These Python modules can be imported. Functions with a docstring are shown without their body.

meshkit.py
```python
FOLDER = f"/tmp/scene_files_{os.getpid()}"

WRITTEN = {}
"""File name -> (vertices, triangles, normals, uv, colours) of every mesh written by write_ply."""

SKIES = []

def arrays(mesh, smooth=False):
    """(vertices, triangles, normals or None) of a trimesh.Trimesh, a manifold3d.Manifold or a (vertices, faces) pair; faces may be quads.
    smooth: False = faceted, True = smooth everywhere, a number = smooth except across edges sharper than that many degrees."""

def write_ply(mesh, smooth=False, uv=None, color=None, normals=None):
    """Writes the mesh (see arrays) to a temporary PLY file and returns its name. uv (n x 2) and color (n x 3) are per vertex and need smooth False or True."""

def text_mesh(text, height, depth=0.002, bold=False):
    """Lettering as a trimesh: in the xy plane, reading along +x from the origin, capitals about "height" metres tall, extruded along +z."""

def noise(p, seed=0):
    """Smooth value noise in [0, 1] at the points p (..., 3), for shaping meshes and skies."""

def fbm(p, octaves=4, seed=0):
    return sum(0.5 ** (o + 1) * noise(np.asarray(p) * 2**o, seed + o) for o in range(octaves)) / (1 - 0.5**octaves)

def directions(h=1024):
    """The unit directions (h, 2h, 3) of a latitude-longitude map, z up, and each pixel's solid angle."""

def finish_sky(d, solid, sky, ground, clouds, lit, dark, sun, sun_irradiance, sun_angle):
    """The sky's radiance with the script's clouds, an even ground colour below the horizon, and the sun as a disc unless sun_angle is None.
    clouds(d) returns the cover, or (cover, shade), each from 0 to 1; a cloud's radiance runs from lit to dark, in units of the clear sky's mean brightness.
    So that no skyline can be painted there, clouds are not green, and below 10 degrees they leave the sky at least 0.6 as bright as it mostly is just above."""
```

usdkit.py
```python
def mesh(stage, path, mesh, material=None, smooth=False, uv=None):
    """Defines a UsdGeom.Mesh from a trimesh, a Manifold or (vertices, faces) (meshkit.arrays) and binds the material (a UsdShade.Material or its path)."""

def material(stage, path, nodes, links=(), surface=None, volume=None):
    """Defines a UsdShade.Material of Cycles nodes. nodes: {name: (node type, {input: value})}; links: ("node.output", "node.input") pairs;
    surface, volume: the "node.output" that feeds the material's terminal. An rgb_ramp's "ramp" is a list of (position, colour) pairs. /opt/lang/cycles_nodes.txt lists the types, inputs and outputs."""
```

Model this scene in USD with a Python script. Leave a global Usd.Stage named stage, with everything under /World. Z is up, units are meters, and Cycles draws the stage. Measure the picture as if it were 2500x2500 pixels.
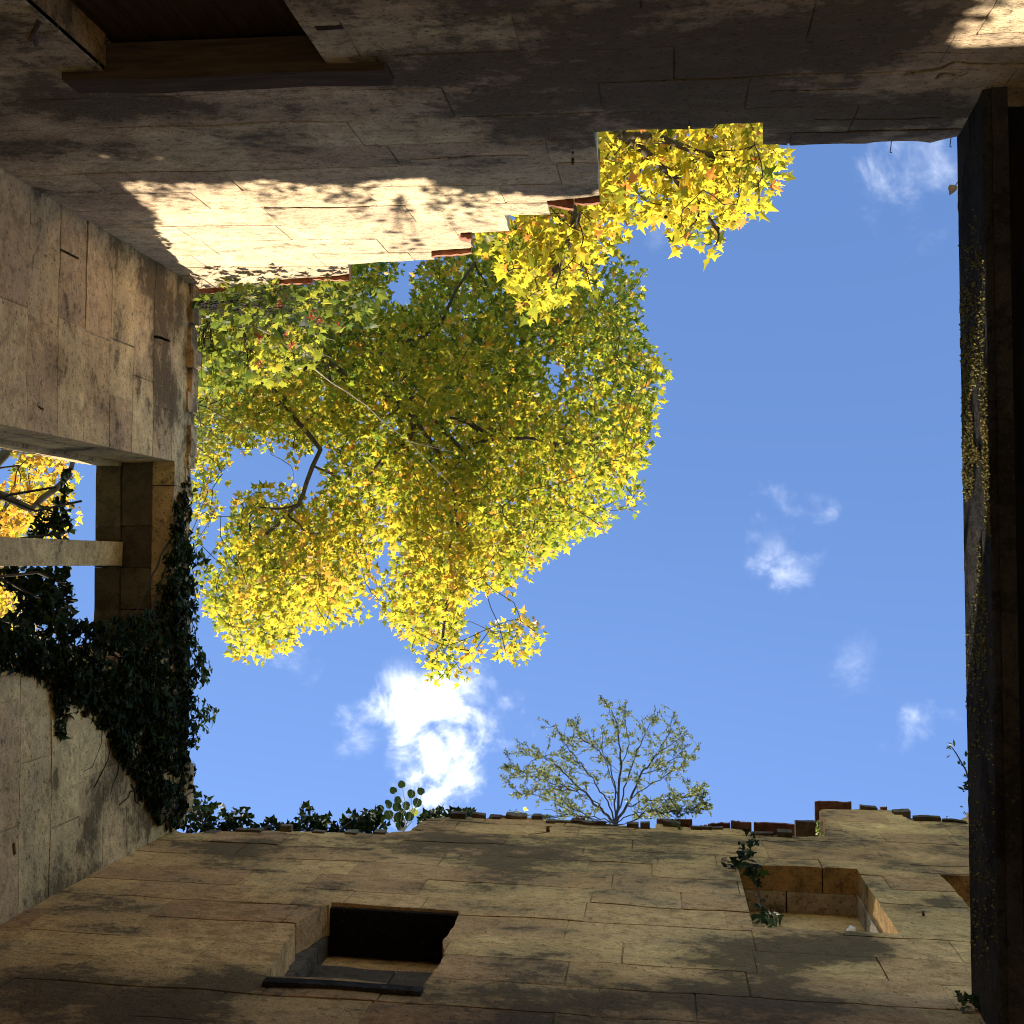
import math, random
import numpy as np, trimesh, manifold3d as m3
from shapely.geometry import Polygon, box as sbox, Point, LineString
from shapely.ops import unary_union
from pxr import Usd, UsdGeom, UsdLux, UsdShade, Gf, Sdf, Vt
import usdkit, meshkit

stage = Usd.Stage.CreateInMemory()
UsdGeom.SetStageUpAxis(stage, UsdGeom.Tokens.z)
UsdGeom.SetStageMetersPerUnit(stage, 1.0)
UsdGeom.Xform.Define(stage, '/World'); UsdGeom.Scope.Define(stage, '/World/Looks')

# ------------------------------------------------------------------ camera, sky, sun, exposure
EXPOSURE = 1.66
SKY_STRENGTH = 0.093
SUN_INTENSITY = 1.25
EYE = 1.6                                   # camera height above the floor
FPX, ZEN = 2875.0, (1611.0, 1378.0)         # focal length and zenith point, in pixels of the 2500 px photograph
_d = np.array([(ZEN[0] - 1250) / FPX, (ZEN[1] - 1250) / FPX, 1.0]); _d /= np.linalg.norm(_d)
_x = np.array([1.0, 0, 0]) - _d[0] * _d; _x /= np.linalg.norm(_x)
_y = np.cross(_d, _x)
AX = np.stack([_x, _y, _d])                 # world = AX @ (right, down, forward)
cam = UsdGeom.Camera.Define(stage, '/World/camera')
cam.CreateFocalLengthAttr(FPX / 2500 * 36.0); cam.CreateHorizontalApertureAttr(36.0); cam.CreateVerticalApertureAttr(36.0)
cam.CreateClippingRangeAttr(Gf.Vec2f(0.05, 5000)); cam.CreateExposureAttr(EXPOSURE)
_r, _u, _b = AX @ [1, 0, 0], AX @ [0, -1, 0], AX @ [0, 0, -1]
cam.AddTransformOp().Set(Gf.Matrix4d(*_r, 0, *_u, 0, *_b, 0, 0, 0, EYE, 1))

SUN = np.array([-0.138, 1.0, 0.66]); SUN /= np.linalg.norm(SUN)       # towards the sun
sun = UsdLux.DistantLight.Define(stage, '/World/sun')
sun.CreateIntensityAttr(SUN_INTENSITY); sun.CreateAngleAttr(0.53); sun.CreateNormalizeAttr(True); sun.CreateColorAttr(Gf.Vec3f(1.0, 0.905, 0.77))
_sx = np.cross([0, 0, 1.0], SUN); _sx /= np.linalg.norm(_sx); _sy = np.cross(SUN, _sx)
sun.AddTransformOp().Set(Gf.Matrix4d(*_sx, 0, *_sy, 0, *SUN, 0, 0, 0, 30, 1))

def ray(u, v):                               # direction of a pixel of the photograph (2500 px), scaled to a climb of 1
    w = AX @ np.array([(u - 1250) / FPX, (v - 1250) / FPX, 1.0])
    return w / w[2]

def unit(v):
    return np.asarray(v, float) / np.linalg.norm(v)

# the sky: single scattering, with clouds drifting in it (blobs of noise round a few directions, thin wisps elsewhere)
def sky():
    n = {'geo': ('texture_coordinate', {}),
         'sky': ('sky_texture', {'sky_type': 'single_scattering', 'sun_disc': False, 'sun_elevation': math.asin(SUN[2]), 'sun_rotation': math.atan2(SUN[0], SUN[1]), 'air_density': 1.5, 'aerosol_density': 0.5, 'ozone_density': 4.0}),
         'clear': ('hsv', {'hue': 0.510, 'saturation': 1.10, 'value': 0.97}),
         'warp': ('noise_texture', {'scale': 11.0, 'detail': 5.0, 'roughness': 0.6}),
         'wsub': ('vector_math', {'math_type': 'subtract', 'vector2': (0.5, 0.5, 0.5)}),
         'wscl': ('vector_math', {'math_type': 'scale', 'scale': 0.13}),
         'wadd': ('vector_math', {'math_type': 'add'}),
         'n1': ('noise_texture', {'scale': 16.0, 'detail': 8.0, 'roughness': 0.62, 'distortion': 0.5}),
         'bg': ('background_shader', {'strength': SKY_STRENGTH})}
    l = [('geo.generated', 'warp.vector'), ('warp.color', 'wsub.vector1'), ('wsub.vector', 'wscl.vector1'), ('geo.generated', 'wadd.vector1'), ('wscl.vector', 'wadd.vector2'), ('geo.generated', 'n1.vector')]
    # (pixel, radius, strength)
    blobs = [((1040, 1770), 0.062, 1.35), ((1110, 1850), 0.055, 1.4), ((930, 1715), 0.052, 1.05), ((1060, 1945), 0.05, 1.3), ((1160, 1690), 0.05, .62), ((1190, 1790), 0.035, .7), ((880, 1790), .045, .6), ((1000, 1860), .04, .8),
             ((2200, 510), .042, .50), ((2175, 430), .045, .5), ((2300, 390), 0.05, .42), ((2260, 560), .05, .34), ((1925, 1215), 0.038, .40), ((2000, 1245), .035, .38), ((1880, 1360), 0.042, .32), ((1940, 1405), .036, .42), ((1860, 1420), .03, .45), ((2255, 1730), 0.036, .42), ((2225, 1790), .036, .40), ((2060, 1600), .06, .26), ((740, 1575), .035, .45), ((1650, 560), .05, .3)]
    more = [((-0.5, 0.8, 0.33), 0.17, 1.0), ((0.6, 0.7, 0.4), 0.15, .9), ((-0.75, -0.3, 0.5), .14, .8), ((.8, -.4, .35), .16, .8), ((.1, -.9, .3), .16, .9)]
    prev = None
    for i, (at, r, s) in enumerate(blobs + more):
        c = unit(ray(*at)) if len(at) == 2 else unit(at)
        n[f'd{i}'] = ('vector_math', {'math_type': 'distance', 'vector2': tuple(c)})
        n[f'm{i}'] = ('map_range', {'range_type': 'smoothstep', 'from_min': r, 'from_max': 0.0, 'to_min': 0.0, 'to_max': s, 'clamp': True})
        l += [('wadd.vector', f'd{i}.vector1'), (f'd{i}.value', f'm{i}.value')]
        if prev is None: prev = f'm{i}.result'
        else:
            n[f'a{i}'] = ('math', {'math_type': 'maximum'})
            l += [(prev, f'a{i}.value1'), (f'm{i}.result', f'a{i}.value2')]; prev = f'a{i}.value'
    n['nr'] = ('map_range', {'from_min': 0.3, 'from_max': 0.68, 'to_min': 0.0, 'to_max': 1.0, 'clamp': True})
    n['mul'] = ('math', {'math_type': 'multiply'})
    n['sh'] = ('map_range', {'range_type': 'smoothstep', 'from_min': 0.06, 'from_max': 0.95, 'to_min': 0.0, 'to_max': 1.0, 'clamp': True})
    n['mix'] = ('mix_color', {'b': (8.5, 8.6, 8.8), 'use_clamp': False})
    l += [('n1.fac', 'nr.value'), ('nr.result', 'mul.value1'), (prev, 'mul.value2'), ('mul.value', 'sh.value'), ('sh.result', 'mix.fac'), ('sky.color', 'clear.color'), ('clear.color', 'mix.a'), ('mix.result', 'bg.color')]
    return usdkit.material(stage, '/World/Looks/sky', n, l, surface='bg.background')

dome = UsdLux.DomeLight.Define(stage, '/World/sky')
dome.CreateIntensityAttr(1.0)
UsdShade.MaterialBindingAPI.Apply(dome.GetPrim()).Bind(sky())
dome.GetPrim().SetCustomDataByKey('kind', 'structure')

# ------------------------------------------------------------------ helpers
used = {}
def free(parent, name):
    k = used.get((parent, name), 0); used[(parent, name)] = k + 1
    return f'{parent}/{name}' + (f'_{k:03d}' if k else '')
def tag(p, label=None, category=None, group=None, kind=None):
    for k, v in (('label', label), ('category', category), ('group', group), ('kind', kind)):
        if v: p.SetCustomDataByKey(k, v)
    return p
def thing(name, label, category, group=None, kind=None, at=(0, 0, 0)):
    x = UsdGeom.Xform.Define(stage, free('/World', name))
    if any(at): x.AddTranslateOp().Set(Gf.Vec3d(*map(float, at)))
    return tag(x.GetPrim(), label, category, group, kind)
def part(parent, name, mesh, mat, smooth=30, label=None, kind=None, color=None, shift=(0, 0, 0)):
    """mesh in world coordinates; shift = the parent thing's place."""
    path = free(str(parent.GetPath()) if parent else '/World', name)
    if any(shift):
        if isinstance(mesh, trimesh.Trimesh):
            mesh = mesh.copy(); mesh.apply_translation(-np.asarray(shift))
        else: mesh = (np.asarray(mesh[0]) - shift, mesh[1])
    g = usdkit.mesh(stage, path, mesh, mat, smooth=smooth)
    if color is not None:
        UsdGeom.PrimvarsAPI(g).CreatePrimvar('tint', Sdf.ValueTypeNames.Color3fArray, 'vertex' if len(np.shape(color)) == 2 and len(color) > 1 else 'constant').Set(Vt.Vec3fArray.FromNumpy(np.atleast_2d(np.asarray(color, np.float32))))
    p = g.GetPrim()
    if label or kind: tag(p, label, None, None, kind)
    return p
def cat(ms):
    vs, fs, k = [], [], 0
    for m in ms:
        v, f = (m.vertices, m.faces) if isinstance(m, trimesh.Trimesh) else m
        vs.append(v); fs.append(np.asarray(f) + k); k += len(v)
    return np.vstack(vs), np.vstack(fs)
def tube(points, radii, sides=6, cap=True):
    p = np.asarray(points, float); r = np.broadcast_to(np.asarray(radii, float), (len(p),))
    t = np.gradient(p, axis=0); t /= np.maximum(np.linalg.norm(t, axis=1, keepdims=True), 1e-9)
    a = np.array([0.31, 0.52, 0.79]); V = []
    for i in range(len(p)):
        u = np.cross(t[i], a); u /= np.linalg.norm(u) + 1e-9; w = np.cross(t[i], u)
        ang = np.arange(sides) / sides * 2 * np.pi
        V.append(p[i] + r[i] * (np.cos(ang)[:, None] * u + np.sin(ang)[:, None] * w))
    V = np.vstack(V); F = []
    for i in range(len(p) - 1):
        for k in range(sides):
            k2 = (k + 1) % sides; a0, a1, b0, b1 = i * sides + k, i * sides + k2, (i + 1) * sides + k, (i + 1) * sides + k2
            F += [[a0, a1, b1], [a0, b1, b0]]
    if cap:
        V = np.vstack([V, p[:1], p[-1:]]); c0, c1 = len(V) - 2, len(V) - 1
        for k in range(sides):
            k2 = (k + 1) % sides
            F += [[c0, k2, k], [c1, (len(p) - 1) * sides + k, (len(p) - 1) * sides + k2]]
    return V, np.array(F)

# ------------------------------------------------------------------ materials
def M(name, nodes, links, surface='p.BSDF'):
    return usdkit.material(stage, '/World/Looks/' + name, nodes, links, surface=surface)

def stone_material(name, c1, c2, c3, grime=(0.060, 0.043, 0.025), g0=0.46, g1=0.69, zbias=None, xbias=None, rough_bump=1.0, light_fleck=0.3, spread=0.13, stains=()):
    """Weathered limestone: three tones, grime in patches that run across the joints, pits and flecks; each block has its own tone."""
    n = {'geo': ('geometry', {}), 'oi': ('object_info', {}),
         'na': ('noise_texture', {'scale': 0.9, 'detail': 3.0, 'roughness': 0.6}),
         'nb': ('noise_texture', {'scale': 2.3, 'detail': 6.0, 'roughness': 0.68}),
         'nc': ('noise_texture', {'scale': 13.0, 'detail': 5.0, 'roughness': 0.78}),
         'nd': ('noise_texture', {'scale': 60.0, 'detail': 2.0, 'roughness': 0.65}),
         'mixa': ('mix_color', {'a': c1, 'b': c2}), 'ra': ('map_range', {'from_min': 0.35, 'from_max': 0.65, 'clamp': True}),
         'mixb': ('mix_color', {'b': c3}), 'rb': ('map_range', {'from_min': 0.5, 'from_max': 0.72, 'to_max': 0.85, 'clamp': True}),
         # own tone of the block
         'rv': ('map_range', {'from_min': 0.0, 'from_max': 1.0, 'to_min': 1.0 - spread, 'to_max': 1.0 + spread, 'clamp': True}),
         'rh': ('map_range', {'from_min': 0.0, 'from_max': 1.0, 'to_min': 0.492, 'to_max': 0.508, 'clamp': True}),
         'hsv': ('hsv', {}),
         'fine': ('map_range', {'from_min': 0.25, 'from_max': 0.75, 'to_min': 0.36, 'to_max': 1.64}),
         'mulf': ('mix_color', {'blend_type': 'multiply', 'fac': 1.0, 'use_clamp': False}), 'cf': ('combine_color', {}),
         # grime
         'gsum': ('math', {'math_type': 'multiply_add', 'value2': 0.75}), 'gs2': ('math', {'math_type': 'multiply_add', 'value2': 1.0, 'value3': -0.355}),
         'gr': ('map_range', {'range_type': 'smoothstep', 'from_min': g0, 'from_max': g1, 'to_max': 0.88, 'clamp': True}),
         'mixg': ('mix_color', {'b': grime}),
         # pits and pale flecks
         'pit': ('map_range', {'from_min': 0.60, 'from_max': 0.70, 'to_max': 0.7, 'clamp': True}), 'mixp': ('mix_color', {'b': (0.035, 0.03, 0.024)}),
         'flk': ('map_range', {'from_min': 0.36, 'from_max': 0.27, 'to_max': light_fleck, 'clamp': True}), 'mixl': ('mix_color', {'b': (0.52, 0.47, 0.38)}),
         'b1': ('bump', {'strength': 0.9 * rough_bump, 'distance': 0.035}), 'b2': ('bump', {'strength': 0.7 * rough_bump, 'distance': 0.007}),
         'p': ('principled_bsdf', {'roughness': 0.95, 'specular_ior_level': 0.02})}
    n['mp'] = ('mapping', {'scale': (0.75, 0.75, 1.25)}); n['mq'] = ('mapping', {'scale': (0.85, 0.85, 1.15)})
    l = [('geo.position', 'mp.vector'), ('geo.position', 'mq.vector'), ('geo.position', 'na.vector'), ('mp.vector', 'nb.vector'), ('mq.vector', 'nc.vector'), ('mq.vector', 'nd.vector')]
    l += [('na.fac', 'ra.value'), ('ra.result', 'mixa.fac'), ('nb.fac', 'rb.value'), ('rb.result', 'mixb.fac'), ('mixa.result', 'mixb.a'),
          ('oi.random', 'rv.value'), ('oi.random', 'rh.value'), ('rv.result', 'hsv.value'), ('rh.result', 'hsv.hue'), ('mixb.result', 'hsv.color'),
          ('nc.fac', 'fine.value'), ('fine.result', 'cf.r'), ('fine.result', 'cf.g'), ('fine.result', 'cf.b'), ('hsv.color', 'mulf.a'), ('cf.color', 'mulf.b'),
          ('nc.fac', 'gsum.value1'), ('nb.fac', 'gs2.value1'), ('gs2.value', 'gsum.value3'), ('gr.result', 'mixg.fac'), ('mulf.result', 'mixg.a'),
          ('nd.fac', 'pit.value'), ('pit.result', 'mixp.fac'), ('mixg.result', 'mixp.a'),
          ('nc.fac', 'flk.value'), ('flk.result', 'mixl.fac'), ('mixp.result', 'mixl.a'), ('mixl.result', 'p.base_color'),
          ('nc.fac', 'b1.height'), ('nd.fac', 'b2.height'), ('b1.normal', 'b2.normal'), ('b2.normal', 'p.normal')]
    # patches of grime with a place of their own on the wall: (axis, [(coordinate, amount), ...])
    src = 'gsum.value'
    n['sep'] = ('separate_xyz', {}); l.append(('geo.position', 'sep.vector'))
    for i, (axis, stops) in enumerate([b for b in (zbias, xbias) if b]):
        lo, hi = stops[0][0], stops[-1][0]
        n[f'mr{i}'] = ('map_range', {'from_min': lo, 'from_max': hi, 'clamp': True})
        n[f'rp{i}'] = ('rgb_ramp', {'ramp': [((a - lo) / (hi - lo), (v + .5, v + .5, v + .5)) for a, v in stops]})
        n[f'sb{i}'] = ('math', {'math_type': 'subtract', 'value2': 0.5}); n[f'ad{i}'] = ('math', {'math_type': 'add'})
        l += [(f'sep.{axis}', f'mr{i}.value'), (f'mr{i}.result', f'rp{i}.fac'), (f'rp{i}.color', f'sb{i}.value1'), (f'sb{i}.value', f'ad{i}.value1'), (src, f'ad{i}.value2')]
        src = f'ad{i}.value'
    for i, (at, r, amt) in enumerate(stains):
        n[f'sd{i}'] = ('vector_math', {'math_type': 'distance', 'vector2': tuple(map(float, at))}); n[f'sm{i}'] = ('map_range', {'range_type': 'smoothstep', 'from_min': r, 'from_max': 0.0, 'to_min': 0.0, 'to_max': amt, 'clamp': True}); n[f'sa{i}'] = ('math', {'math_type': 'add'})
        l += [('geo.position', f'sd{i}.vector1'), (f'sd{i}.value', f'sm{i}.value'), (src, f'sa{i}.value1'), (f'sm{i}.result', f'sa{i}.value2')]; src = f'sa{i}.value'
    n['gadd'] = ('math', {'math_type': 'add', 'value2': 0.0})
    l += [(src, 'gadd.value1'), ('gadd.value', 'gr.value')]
    return M(name, n, l)

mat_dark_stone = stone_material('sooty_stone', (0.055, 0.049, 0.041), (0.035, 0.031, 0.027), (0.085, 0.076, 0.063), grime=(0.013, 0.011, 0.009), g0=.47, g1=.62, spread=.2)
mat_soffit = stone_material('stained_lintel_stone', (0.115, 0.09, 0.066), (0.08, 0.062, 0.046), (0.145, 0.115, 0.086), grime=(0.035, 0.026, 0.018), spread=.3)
mat_black_head = stone_material('near_black_lintel', (0.018, 0.014, 0.011), (0.012, 0.010, 0.008), (0.022, 0.017, 0.013), grime=(0.008, 0.007, 0.006), spread=.2, light_fleck=.0)  # near-black in all its tones, for the smaller window head

def wood_material(name, a, b, axis=(1.2, 14, 14)):
    return M(name, {'tc': ('texture_coordinate', {}), 'mp': ('mapping', {'scale': axis}), 'n': ('noise_texture', {'scale': 3.0, 'detail': 8.0, 'roughness': 0.65, 'distortion': 0.6}),
        'r': ('rgb_ramp', {'ramp': [(0.3, a), (0.7, b)]}), 'b': ('bump', {'strength': 0.5, 'distance': 0.006}), 'p': ('principled_bsdf', {'roughness': 0.95, 'specular_ior_level': 0.05})},
        [('tc.object', 'mp.vector'), ('mp.vector', 'n.vector'), ('n.fac', 'r.fac'), ('r.color', 'p.base_color'), ('n.fac', 'b.height'), ('b.normal', 'p.normal')])
mat_lintel_wood = wood_material('old_oak', (0.04, 0.027, 0.017), (0.095, 0.066, 0.042))
mat_shutter = wood_material('dark_shutter_wood', (0.026, 0.015, 0.008), (0.06, 0.036, 0.019), (14, 14, 1.2))
mat_rust = M('rusty_iron', {'g': ('geometry', {}), 'n': ('noise_texture', {'scale': 60.0, 'detail': 5.0}), 'r': ('rgb_ramp', {'ramp': [(0.35, (0.03, 0.018, 0.012)), (0.65, (0.09, 0.045, 0.025))]}), 'p': ('principled_bsdf', {'roughness': 0.85, 'metallic': 0.2})},
    [('g.position', 'n.vector'), ('n.fac', 'r.fac'), ('r.color', 'p.base_color')])
mat_tile = M('terracotta', {'g': ('geometry', {}), 'o': ('object_info', {}), 'n': ('noise_texture', {'scale': 22.0, 'detail': 6.0, 'roughness': 0.65}), 'r': ('rgb_ramp', {'ramp': [(0.3, (0.10, 0.042, 0.03)), (0.5, (0.25, 0.095, 0.05)), (0.7, (0.33, 0.15, 0.08))]}),
    'v': ('map_range', {'to_min': 0.7, 'to_max': 1.15}), 'h': ('hsv', {}), 'b': ('bump', {'strength': 0.4, 'distance': 0.006}), 'p': ('principled_bsdf', {'roughness': 0.9, 'specular_ior_level': 0.2})},
    [('g.position', 'n.vector'), ('n.fac', 'r.fac'), ('o.random', 'v.value'), ('v.result', 'h.value'), ('r.color', 'h.color'), ('h.color', 'p.base_color'), ('n.fac', 'b.height'), ('b.normal', 'p.normal')])
mat_tile_shaded = M('shaded_terracotta', {'g': ('geometry', {}), 'n': ('noise_texture', {'scale': 22.0, 'detail': 6.0, 'roughness': 0.65}), 'r': ('rgb_ramp', {'ramp': [(0.3, (0.04, 0.022, 0.018)), (0.5, (0.10, 0.042, 0.03)), (0.7, (0.15, 0.07, 0.048))]}), 'p': ('principled_bsdf', {'roughness': 0.9, 'specular_ior_level': 0.05})},  # shade on tile undersides put into this darker copy of the terracotta
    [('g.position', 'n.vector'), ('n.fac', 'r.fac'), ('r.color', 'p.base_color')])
mat_earth = M('bare_earth', {'g': ('geometry', {}), 'n': ('noise_texture', {'scale': 3.0, 'detail': 9.0, 'roughness': 0.7}), 'r': ('rgb_ramp', {'ramp': [(0.3, (0.30, 0.235, 0.15)), (0.7, (0.46, 0.38, 0.26))]}), 'b': ('bump', {'strength': 0.6, 'distance': 0.03}), 'p': ('principled_bsdf', {'roughness': 0.95})},
    [('g.position', 'n.vector'), ('n.fac', 'r.fac'), ('r.color', 'p.base_color'), ('n.fac', 'b.height'), ('b.normal', 'p.normal')])
mat_grass = M('grass_ground', {'g': ('geometry', {}), 'n': ('noise_texture', {'scale': 1.2, 'detail': 9.0, 'roughness': 0.7}), 'r': ('rgb_ramp', {'ramp': [(0.3, (0.05, 0.07, 0.02)), (0.55, (0.09, 0.11, 0.035)), (0.75, (0.17, 0.13, 0.06))]}), 'p': ('principled_bsdf', {'roughness': 0.95})},
    [('g.position', 'n.vector'), ('n.fac', 'r.fac'), ('r.color', 'p.base_color')])
def leaf_material(name, thin=0.5, gloss=0.35, tint=None, trans=1.0, spec=.3):
    n = {'at': ('attribute', {'attribute': 'tint'}), 'df': ('principled_bsdf', {'roughness': gloss, 'specular_ior_level': spec}), 'tr': ('translucent_bsdf', {}), 'mx': ('mix_closure', {'fac': thin}), 'gm': ('mix_color', {'blend_type': 'multiply', 'fac': 1.0, 'b': (trans, trans, trans), 'use_clamp': False})}
    l = [('at.color', 'df.base_color'), ('at.color', 'gm.a'), ('gm.result', 'tr.color'), ('df.BSDF', 'mx.closure1'), ('tr.BSDF', 'mx.closure2')]
    return M(name, n, l, 'mx.closure')
mat_leaf = leaf_material('plane_leaf', 0.62, 0.5, trans=1.45)
mat_ivy = leaf_material('ivy_leaf', 0.20, 0.6, trans=1.2, spec=.05)
mat_shrub = leaf_material('shrub_leaf', 0.45, 0.5, trans=1.2)
def bark(name, a, b):
    return M(name, {'g': ('geometry', {}), 'n': ('noise_texture', {'scale': 14.0, 'detail': 6.0}), 'r': ('rgb_ramp', {'ramp': [(0.3, a), (0.7, b)]}), 'b': ('bump', {'strength': 0.5, 'distance': 0.004}), 'p': ('principled_bsdf', {'roughness': 0.9, 'specular_ior_level': 0.08})},
        [('g.position', 'n.vector'), ('n.fac', 'r.fac'), ('r.color', 'p.base_color'), ('n.fac', 'b.height'), ('b.normal', 'p.normal')])
mat_bark = bark('plane_bark', (0.035, 0.027, 0.017), (0.085, 0.068, 0.045))
mat_twig = bark('dry_twig', (0.14, 0.105, 0.07), (0.30, 0.24, 0.17))
mat_dark_twig = bark('dark_twig', (0.014, 0.011, 0.008), (0.035, 0.027, 0.018))
mat_ceiling = wood_material('unlit_black_boards', (0.005, 0.0042, 0.0034), (0.012, 0.0098, 0.0078), (14, 1.2, 14))  # near-black board colour carries the darkness of the unlit bay
mat_moss = M('moss', {'at': ('attribute', {'attribute': 'tint'}), 'p': ('principled_bsdf', {'roughness': 0.9, 'specular_ior_level': 0.2})}, [('at.color', 'p.base_color')])

# ------------------------------------------------------------------ walls
YT, YB, XL, XR, YAW = -1.71, 1.643, -2.90, 1.145, 0.018
class Side:
    """A wall's inner face. Local (s, h, d): along, up from the eye, into the wall."""
    def __init__(self, which): self.w = which
    def P(self, a):
        a = np.asarray(a, float); s, h, d = a[..., 0], a[..., 1], a[..., 2]
        if self.w == 'top': x, y = s, YT + YAW * s - d
        elif self.w == 'bottom': x, y = s, YB + YAW * s + d
        elif self.w == 'left': x, y = XL - d, s
        else: x, y = XR + d, s
        return np.stack([x, y, h + EYE], -1)
    def flip(self): return self.w in ('bottom', 'left')
    def at(self, u, v, d=0.0):               # the point (s, h) where a pixel's ray meets the face at depth d
        r = ray(u, v)
        if self.w == 'top': t = (YT - d) / (r[1] - YAW * r[0]); return t * r[0], t
        if self.w == 'bottom': t = (YB + d) / (r[1] - YAW * r[0]); return t * r[0], t
        t = ((XL - d) if self.w == 'left' else XR + d) / r[0]
        return t * r[1], t
    def world(self, m):
        v, f = (m.vertices, m.faces) if isinstance(m, trimesh.Trimesh) else m
        w = self.P(v); f = np.asarray(f)
        t = trimesh.Trimesh(w, f[:, ::-1] if self.flip() else f, process=False)
        if t.is_watertight and t.volume < 0: t.faces = t.faces[:, ::-1]
        return t
def slab(poly, d0, d1):
    """A prism over a shapely polygon in (s, h), from depth d0 to d1."""
    m = trimesh.util.concatenate([trimesh.creation.extrude_polygon(g, d1 - d0, engine='earcut') for g in getattr(poly, 'geoms', [poly]) if g.area > 1e-6])
    m.apply_translation([0, 0, d0]); return m

rng = np.random.default_rng(7)
def block(s0, s1, h0, h1, rg, front=0.0, back=0.13, rough=0.010, cell=0.075, edge=0.012, chip=0.012):
    """One dressed stone: a gridded face with softened, chipped edges. Watertight, in (s, h, d)."""
    w, h = s1 - s0, h1 - h0
    e = min(edge, w / 4, h / 4)
    gx = np.r_[0, np.linspace(e, w - e, max(2, int(w / cell) + 1)), w]; gz = np.r_[0, np.linspace(e, h - e, max(2, int(h / cell) + 1)), h]
    nx, nz = len(gx), len(gz)
    S, H = np.meshgrid(gx, gz, indexing='ij')
    q = np.stack([S + s0, H + h0, np.full_like(S, 3.7)], -1)
    D = front + (meshkit.fbm(q * 4.0, 3, 3) - 0.5) * 2 * rough - 0.7 * rough - 0.002
    ring = (S < 1e-6) | (S > w - 1e-6) | (H < 1e-6) | (H > h - 1e-6)
    D = D + ring * (0.0006 + 0.6 * chip * np.maximum(0, meshkit.noise(q * 9.0, 5) - 0.55) * 2)
    jit = ring * np.maximum(0, meshkit.noise(q * 8.0, 9) - 0.6) * 0.012
    cx, cz = (S - w / 2), (H - h / 2)
    S2 = S + s0 - np.sign(cx) * np.abs(jit) * (np.abs(cx) > w / 2 - 1e-6); H2 = H + h0 - np.sign(cz) * np.abs(jit) * (np.abs(cz) > h / 2 - 1e-6)
    V = np.stack([S2, H2, D], -1).reshape(-1, 3)
    idx = np.arange(nx * nz).reshape(nx, nz)
    a, b, c, d = idx[:-1, :-1].ravel(), idx[1:, :-1].ravel(), idx[1:, 1:].ravel(), idx[:-1, 1:].ravel()
    F = [np.stack([a, c, b], 1), np.stack([a, d, c], 1)]
    loop = np.r_[idx[:, 0], idx[-1, 1:], idx[-2::-1, -1], idx[0, -2:0:-1]]
    B = V[loop].copy(); B[:, 2] = back
    k = len(V); V = np.vstack([V, B, [[(s0 + s1) / 2, (h0 + h1) / 2, back]]])
    n = len(loop); i = np.arange(n); j = (i + 1) % n
    F += [np.stack([loop[i], loop[j], k + j], 1), np.stack([loop[i], k + j, k + i], 1), np.stack([np.full(n, k + n), k + i, k + j], 1)]
    return V, np.vstack(F)
def to_man(m):
    v, f = m if not isinstance(m, trimesh.Trimesh) else (m.vertices, m.faces)
    return m3.Manifold(m3.Mesh(np.asarray(v, np.float32), np.asarray(f, np.uint32)))
def from_man(m):
    q = m.to_mesh(); return np.array(q.vert_properties[:, :3], float), np.array(q.tri_verts)
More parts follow.
